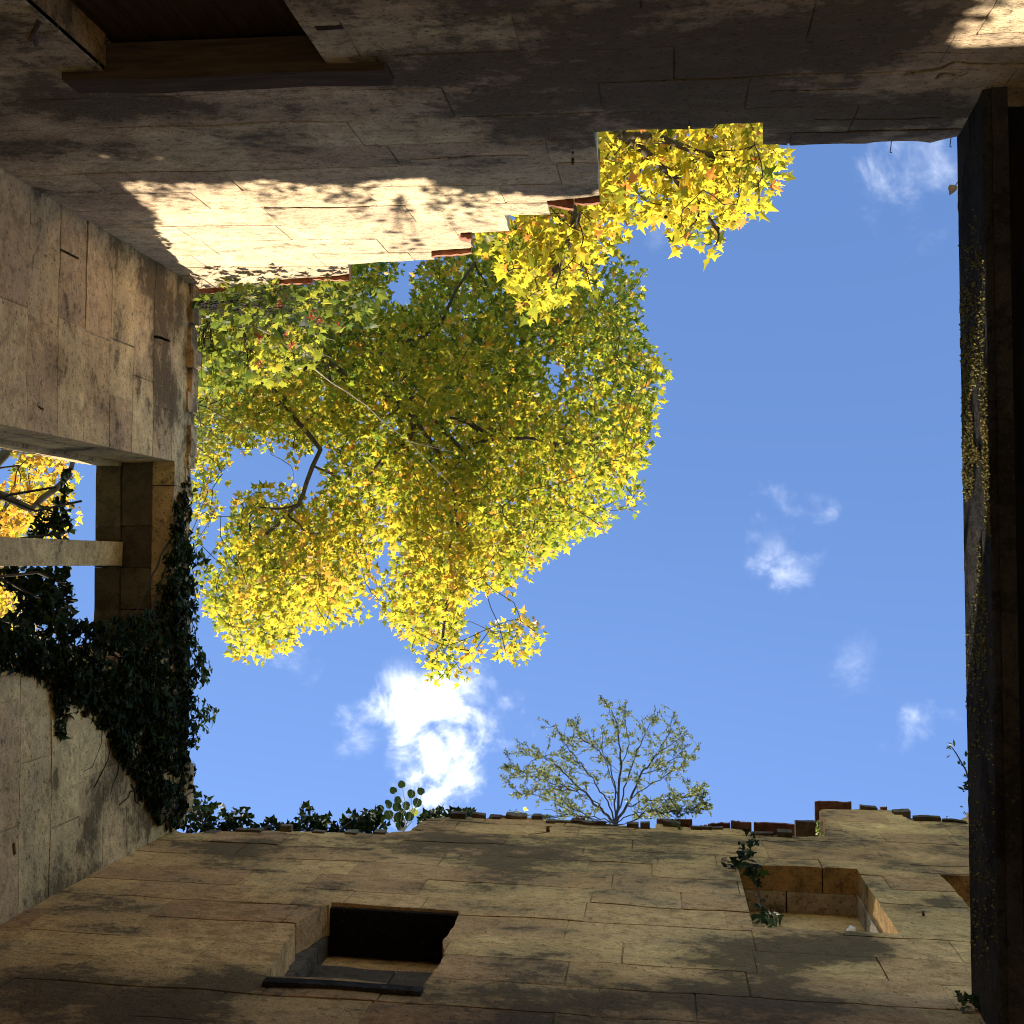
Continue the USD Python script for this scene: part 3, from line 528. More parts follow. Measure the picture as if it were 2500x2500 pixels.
# ---- the beam and dark ceiling over the bay to the right
bay = thing('stone_beam', 'dark mossy stone beam carrying a black ceiling at the right edge', 'beam', kind='thing')
RB = {'z0': 4.27, 'z1': 4.765}
Y0b, Y1b = YT - .01, YB + .05
cuts = np.linspace(-1.69, 1.665, 120)
def beam_face():
    gz = np.r_[0, np.linspace(0.012, .483, 14), .495]; gy = np.linspace(YT + .025, YB + .018, 420)
    Yg, Zg = np.meshgrid(gy, gz, indexing='ij')
    q = np.stack([Yg, Zg, np.zeros_like(Yg)], -1)
    d = (meshkit.fbm(q * 7, 4, 2) - .5) * .010 + (Zg < 1e-6) * .012 + (Zg > .49) * (.004 + .012 * meshkit.noise(q * 40, 4))
    z = RB['z0'] + Zg + (Zg > .48) * (meshkit.fbm(q * 22, 4, 8) - .5) * .030 + (Zg < 1e-6) * (meshkit.fbm(q * 8, 3, 9) - .5) * .02
    x = XR + d + .028 * Zg / .495
    V = np.stack([x, Yg, z + EYE], -1).reshape(-1, 3); i = np.arange(len(V)).reshape(Yg.shape)
    a, b, c, e = i[:-1, :-1].ravel(), i[1:, :-1].ravel(), i[1:, 1:].ravel(), i[:-1, 1:].ravel()
    F = [np.stack([a, c, b], 1), np.stack([a, e, c], 1)]
    k = len(V); ny = len(gy)
    back = np.vstack([np.stack([np.full(ny, XR + .026), gy, np.full(ny, RB['z0'] + EYE)], 1), np.stack([np.full(ny, XR + .6), gy, np.full(ny, RB['z1'] + EYE)], 1)])
    V = np.vstack([V, back]); j = np.arange(ny - 1)
    F += [np.stack([i[j, 0], i[j + 1, 0], k + j + 1], 1), np.stack([i[j, 0], k + j + 1, k + j], 1)]
    F += [np.stack([i[j, -1], k + ny + j + 1, i[j + 1, -1]], 1), np.stack([i[j, -1], k + ny + j, k + ny + j + 1], 1)]
    return V, np.vstack(F)
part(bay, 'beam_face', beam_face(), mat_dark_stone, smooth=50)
def wbox(x0, x1, y0, y1, z0, z1):
    b = trimesh.creation.box([x1 - x0, y1 - y0, z1 - z0]); b.apply_translation([(x0 + x1) / 2, (y0 + y1) / 2, (z0 + z1) / 2]); return b
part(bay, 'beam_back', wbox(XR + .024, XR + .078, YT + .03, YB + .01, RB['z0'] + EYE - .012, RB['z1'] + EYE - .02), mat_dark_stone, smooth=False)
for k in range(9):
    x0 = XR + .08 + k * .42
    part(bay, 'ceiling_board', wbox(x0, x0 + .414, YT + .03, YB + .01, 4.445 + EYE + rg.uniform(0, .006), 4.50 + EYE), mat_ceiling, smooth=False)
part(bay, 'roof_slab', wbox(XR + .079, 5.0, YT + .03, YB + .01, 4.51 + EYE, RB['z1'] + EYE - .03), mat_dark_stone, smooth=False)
end_wall = thing('stone_wall', 'end wall of the dark bay with an unseen tall archway added to let light in', 'wall', kind='thing')  # unseen opening added so outside light reaches the soffits
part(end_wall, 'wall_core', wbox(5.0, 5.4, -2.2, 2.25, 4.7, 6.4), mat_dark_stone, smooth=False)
for y0, y1 in ((-2.2, -1.45), (1.5, 2.25)): part(end_wall, 'pier', wbox(5.0, 5.4, y0, y1, 0, 4.697), mat_stone_bottom, smooth=False)
tag(part(None, 'courtyard', sheet(5.4, 26, -14, 14, -0.026), mat_earth, smooth=False), kind='structure')  # unseen pale ground added to bounce sunlight into the bay

# ------------------------------------------------------------------ leaves
def leaf_template(half, fold=0.18, droop=0.12, mid=0.3):
    """half: outline from the stalk to the tip on the right side. Fan from the middle; tip along +y, upper face +z."""
    right = np.array(half, float); left = right[-2:0:-1] * [-1, 1]
    o = np.vstack([right, left]); n = len(o)
    z = -fold * np.abs(o[:, 0]) - droop * (o[:, 1] - mid) ** 2 * 1.4
    V = np.vstack([np.c_[o, z], [[0, mid, 0]]])
    i = np.arange(n)
    return V, np.stack([np.full(n, n), i, (i + 1) % n], 1)
PLANE = leaf_template([(0, 0), (.36, .0), (.25, .17), (.53, .36), (.21, .46), (0, .98)])
MAPLE = leaf_template([(0, 0), (.2, -.06), (.40, .06), (.27, .2), (.55, .45), (.3, .44), (.20, .60), (0, 1.0)])
IVY = leaf_template([(0, 0), (.36, -.08), (.46, .2), (.24, .36), (0, .8)], fold=.22, mid=.22)
ROUND = leaf_template([(0, 0), (.22, -.03), (.42, .14), (.48, .42), (.33, .72), (0, .92)], fold=.15, mid=.4)
NEEDLE = (np.array([[0, 0, 0], [.12, .45, .02], [0, 1, 0], [-.12, .45, .02]]), np.array([[0, 1, 2], [0, 2, 3]]))
LANCE = leaf_template([(0, 0), (.15, .25), (.16, .55), (0, 1.0)], fold=.2, mid=.45)

_rv = np.random.default_rng(77)
def leaf_frames(pos, tip, nrm):
    y = tip / np.linalg.norm(tip, axis=1, keepdims=True); z = nrm - (nrm * y).sum(1, keepdims=True) * y
    z /= np.maximum(np.linalg.norm(z, axis=1, keepdims=True), 1e-6); x = np.cross(y, z)
    return x, y, z
def leaves(template, pos, tip, nrm, size, colour):
    if isinstance(template, list):
        pick = (np.abs(pos[:, 0] * 977.7 + pos[:, 1] * 613.3 + pos[:, 2] * 311.1) % 1 * len(template)).astype(int); vs, fs, cs, k = [], [], [], 0
        for i, tp in enumerate(template):
            m = pick == i
            if m.any():
                v, f, c = leaves(tp, pos[m], tip[m], nrm[m], size[m], colour[m]); vs.append(v); fs.append(f + k); cs.append(c); k += len(v)
        return np.vstack(vs), np.vstack(fs), np.vstack(cs)
    V, F = template; x, y, z = leaf_frames(pos, tip, nrm); n = len(pos); k = len(V)
    W = pos[:, None] + size[:, None, None] * (V[None, :, :1] * x[:, None] + V[None, :, 1:2] * y[:, None] + V[None, :, 2:] * z[:, None])
    Fs = (F[None] + (np.arange(n) * k)[:, None, None]).reshape(-1, 3)
    return W.reshape(-1, 3), Fs, np.repeat(colour, k, axis=0)
def variants(half, n, rg, fold, droop, mid):
    out = []
    for k in range(n):
        h = np.array(half, float); h[1:-1] *= rg.uniform(.82, 1.18, (len(h) - 2, 2)); V, F = leaf_template(h, fold * rg.uniform(.2, 2.6), droop * rg.uniform(-1, 3.2), mid)
        V = V.copy(); V[:, 0] += V[:, 1] ** 2 * rg.uniform(-.14, .14); V[:, 2] += V[:, 0] * rg.uniform(-.25, .25); out.append((V, F))
    return out
def add_leaves(parent, template, pos, tip, nrm, size, colour, mat, singles=300, name='leaf', rest='foliage', where=None):
    """The leaves that show largest become parts of their own, the rest one part."""
    px = project(pos); d = np.linalg.norm(pos - [0, 0, EYE], axis=1)
    seen = (px[:, 0] > 5) & (px[:, 0] < 2495) & (px[:, 1] > 5) & (px[:, 1] < 2495) & (pos[:, 2] > EYE + 1)
    if where is not None: seen &= np.array([where.contains(Point(*p)) for p in px])
    score = np.where(seen, size / d, -1); order = np.argsort(-score)
    n1 = min(singles, int(seen.sum())); one, many = order[:n1], order[n1:]
    for i in one:
        a = slice(i, i + 1); v, f, c = leaves(template, pos[a], tip[a], nrm[a], size[a], colour[a])
        part(parent, name, (v, f), mat, smooth=False, color=c)
    if len(many):
        v, f, c = leaves(template, pos[many], tip[many], nrm[many], size[many], colour[many])
        part(parent, rest, (v, f), mat, smooth=False, color=c, kind='stuff')
def project(p):
    q = (np.asarray(p, float) - [0, 0, EYE]) @ AX            # right, down, forward
    return np.stack([1250 + FPX * q[..., 0] / np.maximum(q[..., 2], 1e-3), 1250 + FPX * q[..., 1] / np.maximum(q[..., 2], 1e-3)], -1)
def seen_at(u, v, h):                                        # the point at height h above the eye seen at a pixel
    return ray(u, v) * h + [0, 0, EYE]
def K(points):                                               # from the 1932 px view of the photograph to its 2500 px
    return [(a * 2500 / 1932, b * 2500 / 1932) for a, b in points]
def palette(t, rg, cols):
    t = np.clip(t, 0, .999) * (len(cols) - 1); i = t.astype(int); f = (t - i)[:, None]; c = np.array(cols, float)
    out = c[i] * (1 - f) + c[np.minimum(i + 1, len(cols) - 1)] * f
    return out * rg.uniform(.75, 1.2, (len(t), 1))

PLANES = variants([(0, 0), (.34, -.03), (.215, .16), (.50, .37), (.185, .44), (0, .98)], 9, _rv, .18, .12, .3)
MAPLES = variants([(0, 0), (.2, -.06), (.40, .06), (.27, .2), (.55, .45), (.3, .44), (.20, .60), (0, 1.0)], 7, _rv, .18, .12, .3)
IVIES = variants([(0, 0), (.36, -.08), (.46, .2), (.24, .36), (0, .8)], 7, _rv, .22, .1, .22)
# ------------------------------------------------------------------ plane trees
sky_opening = Polygon([(470, 700), (853, 660), (1065, 625), (1160, 570), (1340, 520), (1455, 480), (1455, 315), (1863, 300), (1870, 355), (2330, 335), (2350, 2010), (1330, 2005), (480, 2030)])
def crown(rg, shape, holes, h_range, n, r_max, edge_min, taken, spacing=0.55):
    """Leaf clumps (centre, radius) that fill a shape seen in the sky between two heights."""
    hole = unary_union([Polygon(x).buffer(0) for x in holes]) if holes else Polygon()
    free_ = shape.difference(hole); x0, y0, x1, y1 = free_.bounds; out = []
    tries = 0
    while len(out) < n and tries < 60000:
        tries += 1
        u, v = rg.uniform(x0, x1), rg.uniform(y0, y1); p = Point(u, v)
        if not free_.contains(p): continue
        h = rg.uniform(*h_range); edge = free_.boundary.distance(p) * h / FPX
        r = min(r_max * rg.uniform(.6, 1), edge * rg.uniform(.85, 1.1))
        if r < edge_min: continue
        c = seen_at(u, v, h)
        if any(np.sum(((c - q) / [1, 1, .7]) ** 2) < (spacing * (r + s)) ** 2 for q, s in taken): continue
        out.append((c, r)); taken.append((c, r))
    return out
def clump_leaves(rg, clumps, per_area, size, colour_of, cols):
    P, T, N, S, C = [], [], [], [], []
    for c, r in clumps:
        n = max(4, int(per_area * r ** 2 * rg.uniform(.75, 1.25)))
        d = rg.normal(size=(n, 3)); d /= np.linalg.norm(d, axis=1, keepdims=True)
        q = d * (rg.uniform(.15, 1, (n, 1)) ** .55) * r * [1, 1, .62]
        P.append(c + q); out = d * [1, 1, .25] + rg.normal(0, .45, (n, 3)); out[:, 2] -= .45
        T.append(out)
        nm = rg.normal(0, .42, (n, 3)); nm[:, 2] += 1; nm[:, 1] += .25; N.append(nm)
        S.append(size * rg.uniform(.5, 1.22, n)); C.append(palette(colour_of(c, q / r, rg), rg, cols))
    return np.vstack(P), np.vstack(T), np.vstack(N), np.concatenate(S), np.vstack(C)
def limbs(rg, trunk, clumps, extra, r_trunk, r_twig=0.012):
    """Trunk and visible limbs given; every clump is tied to the nearest wood by a bent twig."""
    wood, nodes, nr = [], [], []
    def lay(pts_, r0, r1, wob=0.0, sides=7):
        p = np.array(pts_, float); seg = [p[0]]
        for a, b in zip(p[:-1], p[1:]):
            k = max(2, int(np.linalg.norm(b - a) / .35))
            for t in np.linspace(0, 1, k + 1)[1:]: seg.append(a + (b - a) * t)
        q = np.array(seg)
        if wob: q[1:-1] += (np.stack([meshkit.noise(q[1:-1] * 1.7, s) for s in (1, 2, 3)], -1) - .5) * wob
        r = np.linspace(r0, r1, len(q)); wood.append((q, r, sides))
        nodes.extend(q); nr.extend(r)
    lay(trunk, r_trunk, r_trunk * .45, .25, 12)
    for pts_, r0, r1 in extra: lay(pts_, r0, r1, .18)
    left = list(range(len(clumps))); C = np.array([c for c, _ in clumps])
    best = np.full(len(C), 1e9); arg = np.zeros(len(C), int); done = 0
    while left:
        nn = np.array(nodes[done:])
        d = np.linalg.norm(C[left][:, None] - nn[None], axis=2) + 0.6 * np.maximum(0, nn[None, :, 2] - C[left][:, None, 2])
        k = d.argmin(1); dm = d[np.arange(len(left)), k]
        for a, i in enumerate(left):
            if dm[a] < best[i]: best[i], arg[i] = dm[a], k[a] + done
        done = len(nodes)
        i = min(left, key=lambda j: best[j]); left.remove(i)
        s = np.array(nodes[arg[i]]); e = C[i]; mid = (s + e) / 2 + rg.normal(0, .10, 3) * np.linalg.norm(e - s); mid[2] -= .06 * np.linalg.norm(e - s)
        r0 = min(nr[arg[i]] * .8, .012 + .011 * np.linalg.norm(e - s)); lay([s, mid, e], r0, max(.006, r0 * .5), .12, 5)
    return wood
def plane_tree(name, label, rg, trunk, extra, clumps, per_area, size, colour_of, cols, r_trunk, where, balls=0, singles=300):
    t = thing(name, label, 'tree', group=None)
    wood = limbs(rg, trunk, clumps, extra, r_trunk)
    part(t, 'trunk', tube(*wood[0]), mat_bark, smooth=60)
    for w in wood[1:1 + len(extra)]: part(t, 'limb', tube(*w), mat_bark, smooth=60)
    part(t, 'twigs', cat([tube(*w) for w in wood[1 + len(extra):]]), mat_bark, smooth=60, kind='stuff')
    P, T, N, S, C = clump_leaves(rg, clumps, per_area, size, colour_of, cols)
    add_leaves(t, PLANES, P, T, N, S, C, mat_leaf, singles=singles, where=where)
    low = sorted(clumps, key=lambda c: c[0][2])
    for k in range(balls):
        c, r = low[int(rg.integers(0, len(low)))]
        p = c + rg.normal(0, .5, 3) * r - [0, 0, r * .6]
        b = trimesh.creation.icosphere(2, rg.uniform(.016, .02)); b.vertices *= 1 + (meshkit.noise(b.vertices * 400, 3)[:, None] - .5) * .25; b.apply_translation(p)
        part(t, 'seed_ball', b, mat_dark_twig, smooth=True)
    return t
GREENS = [(0.05, 0.085, 0.012), (0.095, 0.125, 0.013), (0.165, 0.19, 0.016), (0.27, 0.24, 0.02), (0.40, 0.30, 0.023), (0.44, 0.22, 0.03)]
GOLDS = [(0.08, 0.10, 0.010), (0.20, 0.19, 0.015), (0.38, 0.31, 0.022), (0.50, 0.38, 0.028), (0.50, 0.31, 0.03), (0.40, 0.15, 0.03)]
def flame(t, rg, share):                                      # a few leaves already turned orange
    hot = rg.random(len(t)) < share
    return np.where(hot, .995, t)

rgA = np.random.default_rng(101)
shapeA = Polygon(K([(330, 470), (640, 470), (760, 470), (840, 460), (960, 440), (1130, 480), (1190, 490), (1218, 530), (1200, 590), (1212, 650), (1255, 662), (1282, 695), (1255, 745), (1232, 770), (1225, 835), (1205, 880), (1208, 955), (1160, 985), (1112, 1003), (1075, 1015), (1030, 1050), (1000, 1080), (962, 1110), (975, 1150), (1035, 1190), (1010, 1220), (962, 1255), (930, 1215), (895, 1250), (870, 1290), (845, 1300), (812, 1292), (795, 1240), (755, 1200), (740, 1165), (700, 1160), (640, 1175), (580, 1185), (555, 1215), (550, 1250), (520, 1230), (490, 1250), (440, 1238), (425, 1190), (395, 1150), (375, 1085), (350, 1040), (330, 1020)])).buffer(16)
holesA = [K(x) for x in ([(440, 865), (520, 850), (535, 890), (470, 925), (440, 915)], [(565, 860), (610, 855), (600, 910), (575, 930)], [(385, 1010), (415, 990), (412, 1030), (392, 1050)], [(745, 540), (772, 530), (770, 575), (740, 570)], [(770, 492), (790, 500), (775, 520)], [(905, 1130), (935, 1120), (960, 1150), (930, 1180)], [(1035, 685), (1052, 692), (1045, 725)], [(705, 1060), (730, 1050), (735, 1075)], [(410, 925), (440, 930), (420, 960)], [(875, 1175), (900, 1165), (905, 1195)])]
takenA = []
clA = crown(rgA, shapeA, holesA, (14.5, 20.5), 380, 0.95, 0.20, takenA, .41)
clA += crown(rgA, shapeA, holesA, (14.0, 19.0), 470, 0.36, 0.08, takenA, .34)
windowA = Polygon([(-420, 1030), (210, 1050), (215, 1310), (70, 1335), (60, 1420), (150, 1480), (90, 1600), (-420, 1640)])
clA += crown(rgA, windowA, [[(-20, 1135), (25, 1140), (20, 1170), (-20, 1165)]], (11.5, 16.0), 170, 0.8, 0.2, takenA, .40)
limbA = [([seen_at(250, 880, 14.2), seen_at(520, 800, 16.2), seen_at(783, 1093, 14.6), seen_at(742, 1180, 14.8), seen_at(731, 1228, 15.0), seen_at(686, 1278, 15.3), seen_at(610, 1310, 15.8)], .05, .022),
         ([seen_at(250, 880, 14.2), seen_at(650, 760, 16.2), seen_at(1012, 1018, 14.8), seen_at(1060, 1090, 14.9), seen_at(1104, 1180, 15.1), seen_at(1120, 1300, 15.6), seen_at(1110, 1420, 16), seen_at(1080, 1560, 16.4)], .055, .02),
         ([seen_at(1012, 1018, 14.8), seen_at(985, 1070, 15), seen_at(930, 1130, 15.2), seen_at(905, 1160, 15.4)], .05, .02),
         ([seen_at(650, 760, 16.2), seen_at(880, 850, 16.6), seen_at(1130, 1100, 15), seen_at(1203, 1074, 15.1), seen_at(1294, 1076, 15.3), seen_at(1423, 1082, 15.8), seen_at(1520, 1060, 16.5)], .045, .02),
         ([seen_at(1203, 1074, 15.1), seen_at(1150, 1040, 15.2), seen_at(1100, 1020, 15.4)], .05, .02),
         ([seen_at(520, 800, 16.2), seen_at(860, 820, 16.6), seen_at(930, 870, 15.4), seen_at(1070, 780, 14.8), seen_at(1160, 640, 15.2)], .038, .02),
         ([seen_at(250, 880, 14.2), seen_at(-60, 1180, 12), seen_at(60, 1250, 12.1), seen_at(130, 1190, 12.3), seen_at(180, 1120, 12.6)], .09, .025)]
def colA(c, q, rg):
    px = project(c); g = .42 + .17 * np.clip((px[1] - 640) / 1000, 0, 1) + .08 * np.clip((px[0] - 500) / 1100, -.3, 1) + 1.1 * (meshkit.fbm(c * .7, 3, 5) - .5)
    if px[0] < 300: g += .3
    return flame(g + .10 * q[:, 2] * -1 + rg.normal(0, .17, len(q)), rg, .025)
plane_tree('plane_tree', 'large green and yellow plane tree whose crown fills the sky beyond the left wall', rgA, [(-8.2, -4.6, 0), (-8.0, -4.5, 5), (-7.4, -4.0, 10), seen_at(250, 880, 14.2)], limbA, clA, 375, 0.112, colA, GREENS, .34, sky_opening, balls=10)

rgB = np.random.default_rng(202)
shapeB = Polygon(K([(1085, 170), (1300, 150), (1440, 190), (1478, 265), (1512, 290), (1495, 340), (1455, 372), (1440, 410), (1375, 440), (1372, 475), (1362, 515), (1330, 505), (1320, 460), (1285, 485), (1262, 455), (1240, 435), (1200, 425), (1170, 470), (1145, 495), (1125, 560), (1080, 575), (1040, 590), (1025, 630), (990, 615), (960, 590), (955, 530), (900, 490), (890, 440), (950, 400), (1040, 330), (1090, 260)])).buffer(0)
takenB = []
clB = crown(rgB, shapeB, [], (11.0, 14.0), 130, 0.60, 0.15, takenB, .48)
clB += crown(rgB, shapeB, [], (10.8, 13.5), 120, 0.24, 0.07, takenB, .42)
limbB = [([seen_at(1250, 180, 9.8), seen_at(1520, 330, 11.0), seen_at(1640, 430, 11.5), seen_at(1750, 560, 12)], .08, .02), ([seen_at(1250, 180, 9.8), seen_at(1400, 520, 11.2), seen_at(1378, 640, 11.6), seen_at(1300, 720, 12)], .07, .02), ([seen_at(1520, 330, 11.0), seen_at(1800, 380, 11.6), seen_at(1900, 380, 12)], .04, .015)]
def colB(c, q, rg):
    g = .43 + .85 * (meshkit.fbm(c * .8, 3, 15) - .5)
    return flame(g + .08 * -q[:, 2] + rg.normal(0, .19, len(q)), rg, .045)
plane_tree('plane_tree', 'golden yellow plane tree bough reaching over the stepped top of the wall, with larger leaves', rgB, [(-3.4, -7.6, 0), (-3.3, -7.4, 6), (-2.6, -6.0, 9.5), seen_at(1250, 180, 9.8)], limbB, clB, 300, 0.138, colB, GOLDS, .26, sky_opening, balls=14)

# ------------------------------------------------------------------ ivy and the plants on the walls
def path_tube(points, r0, r1, sides=5): return tube(np.array(points), np.linspace(r0, r1, len(points)), sides)
def wander(rg, a, b, n, amp):
    t = np.linspace(0, 1, n)[:, None]; p = np.asarray(a) * (1 - t) + np.asarray(b) * t
    p[1:-1] += rg.normal(0, amp, (n - 2, 3)); return p
IVY_COLS = [(0.008, 0.012, 0.004), (0.014, 0.023, 0.006), (0.022, 0.036, 0.008), (0.05, 0.075, 0.014)]
def ivy_on(side, rg, shape, n, bulge, size, out_normal, over=None):
    """Leaves over a region of a wall, given by its outline in the photograph; bulge = (least, most) distance off the wall."""
    P, T, N, S, C = [], [], [], [], []
    x0, y0, x1, y1 = shape.bounds
    while len(P) < n:
        u, v = rg.uniform(x0, x1), rg.uniform(y0, y1)
        if not shape.contains(Point(u, v)): continue
        edge = shape.boundary.distance(Point(u, v))
        if edge < 14 and rg.random() < .45: continue
        lump = meshkit.fbm(np.array([u / 70, v / 70, 3.3]), 3, 7)
        if lump < .34 and rg.random() < .6: continue
        b = bulge[0] + (bulge[1] - bulge[0]) * np.clip(lump * 1.5 - .35, 0, 1) * min(1, edge / 45) * rg.uniform(.3, 1)
        s, h = side.at(u, v, -b); P.append(side.P([s, h, -b]))
        nm = np.array(out_normal, float) + rg.normal(0, .38, 3) + [0, 0, .25]; N.append(nm)
        T.append(np.array([0, 0, -1.0]) + rg.normal(0, .5, 3) + .35 * np.array(out_normal)); S.append(size * rg.uniform(.55, 1.2)); C.append(np.clip(rg.normal(.30, .22) + (.45 if h > 7.1 else 0), 0, 1))  # leaves above the wall top paler: sunlight put into their colour
    return np.array(P), np.array(T), np.array(N), np.array(S), palette(np.array(C), rg, IVY_COLS)

rgI = np.random.default_rng(303)
ivyL = Polygon(K([(100, 1085), (140, 1168), (200, 1172), (262, 1158), (296, 1150), (306, 1090), (318, 1020), (326, 960), (350, 905), (362, 900), (368, 960), (362, 1020), (386, 1040), (394, 1080), (380, 1130), (372, 1180), (378, 1215), (396, 1240), (400, 1285), (372, 1310), (390, 1325), (418, 1345), (404, 1368), (378, 1392), (366, 1420), (372, 1480), (362, 1520), (352, 1565), (318, 1562), (290, 1545), (262, 1500), (246, 1460), (226, 1440), (205, 1395), (168, 1350), (140, 1335), (126, 1380), (112, 1395), (102, 1330), (88, 1282), (40, 1268), (-60, 1265), (-60, 1180), (0, 1180), (60, 1170)])).buffer(0)
ivy = thing('ivy', 'dark dense ivy hanging over the corner of the end wall below its window', 'ivy')
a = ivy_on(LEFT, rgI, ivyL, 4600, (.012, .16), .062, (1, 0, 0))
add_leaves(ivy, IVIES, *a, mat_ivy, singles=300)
stems = []
for k in range(16):
    u0, v0 = [(330, 1100), (345, 1300), (330, 1420), (300, 1240), (250, 1220), (340, 1000)][k % 6]; u1, v1 = rgI.uniform(120, 350), rgI.uniform(1180, 1520)
    p = [LEFT.P([*LEFT.at(u0 * 1.294 + (u1 - u0) * 1.294 * t + rgI.normal(0, 9), v0 * 1.294 + (v1 - v0) * 1.294 * t + rgI.normal(0, 9), -.012), -.012]) for t in np.linspace(0, 1, 9)]
    stems.append(path_tube(p, .007, .003))
for (a0, b0), (a1, b1) in [((225, 1440), (208, 1500)), ((255, 1480), (262, 1540)), ((150, 1340), (160, 1420)), ((120, 1380), (110, 1440)), ((260, 1400), (290, 1520)), ((345, 1060), (318, 1180))]:
    p = [LEFT.P([*LEFT.at((a0 + (a1 - a0) * t) * 1.294 + rgI.normal(0, 4), (b0 + (b1 - b0) * t) * 1.294, -.008), -.008]) for t in np.linspace(0, 1, 7)]
    stems.append(path_tube(p, .005, .002))
for s_ in stems: part(ivy, 'stem', s_, mat_dark_twig, smooth=60)
# ivy seen through the window, growing on the outside of the wall
ivyW = Polygon(K([(132, 880), (136, 1012), (60, 1014), (52, 1000), (64, 978), (100, 950), (112, 905)])).union(Polygon(K([(138, 1068), (142, 1180), (90, 1230), (-80, 1250), (-80, 1185), (10, 1170), (40, 1130), (-10, 1095), (10, 1070)]))).buffer(0)
ivyo = thing('ivy', 'dark ivy on the outside of the end wall, seen through its window', 'ivy')
P, T, N, S, C = ivy_on(LEFT, rgI, ivyW, 900, (-.62, -.50), .075, (.4, 0, 0))
add_leaves(ivyo, IVIES, P, T, N, S, C, mat_ivy, singles=80)
stems = []
for k in range(7):
    p = wander(rgI, LEFT.P([rgI.uniform(-.5, .45), rgI.uniform(6.2, 6.7), .54]), LEFT.P([rgI.uniform(-.5, .5), 3.0, .56]), 8, .05)
    part(ivyo, 'stem', path_tube(p, .008, .005), mat_dark_twig, smooth=60)

# ivy tufts along the top of the ochre wall
def tuft(side, rg, label, boxes, n, size, depth=(.0, .07), group=None, bright=.25, name='ivy_clump', category='ivy'):
    t = thing(name, label, category, group)
    P, T, N, S, C = [], [], [], [], []
    for (u0, v0, u1, v1), share in boxes:
        for _ in range(int(n * share)):
            x, y = rg.uniform(-1, 1), rg.uniform(0, 1)
            if abs(x) > np.sqrt(1 - .75 * y ** 1.6) : continue
            u, v = (u0 + u1) / 2 + x * (u1 - u0) / 2, v1 + (v0 - v1) * y * (.65 + .35 * meshkit.noise(np.array([u0 + x * 3, 0, 0.])))
            d = rg.uniform(*depth); s, h = side.at(u, v, d); P.append(side.P([s, h, d]))
            N.append(rg.normal(0, .5, 3) + [0, -.5, .6]); T.append(rg.normal(0, .7, 3) + [0, -.3, -.3]); S.append(size * rg.uniform(.6, 1.15)); C.append(rg.normal(bright, .2) + .35 * (rg.random() < .12))
    P = np.array(P); add_leaves(t, IVIES, P, np.array(T), np.array(N), np.array(S), palette(np.clip(C, 0, 1), rg, IVY_COLS), mat_ivy, singles=60)
    base = P[P[:, 2].argmin()]
    for k in range(4):
        part(t, 'stem', path_tube(wander(rg, base - [rg.uniform(-.1, .1), 0, .06], P[int(rg.integers(len(P)))], 6, .015), .005, .002), mat_dark_twig, smooth=60)
    return t
rgT = np.random.default_rng(404)
tuft(BOT, rgT, 'dark ivy tuft in the corner where the ochre wall meets the end wall', [((455, 1930, 520, 2032), .35), ((500, 1955, 565, 2032), .3), ((550, 1965, 630, 2030), .35)], 330, .058)
tuft(BOT, rgT, 'small low ivy tuft on the ochre wall top, between two larger tufts', [((640, 1995, 690, 2031), .7), ((680, 2005, 735, 2031), .4)], 80, .055)
tuft(BOT, rgT, 'pointed ivy tuft with one pale leaf on the ochre wall top', [((720, 1962, 780, 2032), .6), ((760, 1985, 820, 2032), .4)], 150, .058)
tuft(BOT, rgT, 'broad dark ivy tuft left of the round-leaved sapling on the wall top', [((822, 1965, 905, 2036), .5), ((875, 1945, 945, 2040), .5)], 260, .06)
tuft(BOT, rgT, 'low spreading ivy tuft right of the round-leaved sapling on the wall top', [((1020, 1972, 1100, 2012), .5), ((1080, 1965, 1165, 2002), .5)], 230, .056)
shade_crest = thing('ivy', 'unseen bushy ivy mass added along the outer edge of the ochre wall top to shade the opposite wall', 'ivy')  # hidden ivy added to raise the shadow line on the opposite wall
P, T, N, S, C = [], [], [], [], []
for _ in range(7500):
    s = rgT.uniform(-2.95, -.95); top_h = 6.98 + .56 * np.clip((-.75 - s) / .6, 0, 1) * (.72 + .5 * meshkit.fbm(np.array([s * 3.1, 0, 0]), 3, 8)) + .28 * np.clip((s + 1.5) / .3, 0, 1)
    h = 6.85 + (top_h - 6.85) * min(1, rgT.uniform(0, 1.25)) - rgT.uniform(0, .04); d = rgT.uniform(.30, .62)
    P.append(BOT.P([s, h, d])); N.append(rgT.normal(0, .6, 3) + [0, .5, .5]); T.append(rgT.normal(0, .7, 3) + [0, .3, -.4]); S.append(rgT.uniform(.05, .09)); C.append(np.clip(rgT.normal(.4, .2), 0, 1))
add_leaves(shade_crest, IVIES, np.array(P), np.array(T), np.array(N), np.array(S), palette(np.array(C), rgT, IVY_COLS), mat_ivy, singles=0)
for k in range(8):
    s = -2.8 + k * .25; part(shade_crest, 'stem', path_tube(wander(rgT, BOT.P([s, 5.5, .53]), BOT.P([s + rgT.uniform(-.2, .2), 7.2, .45]), 7, .03), .012, .005), mat_dark_twig, smooth=60)
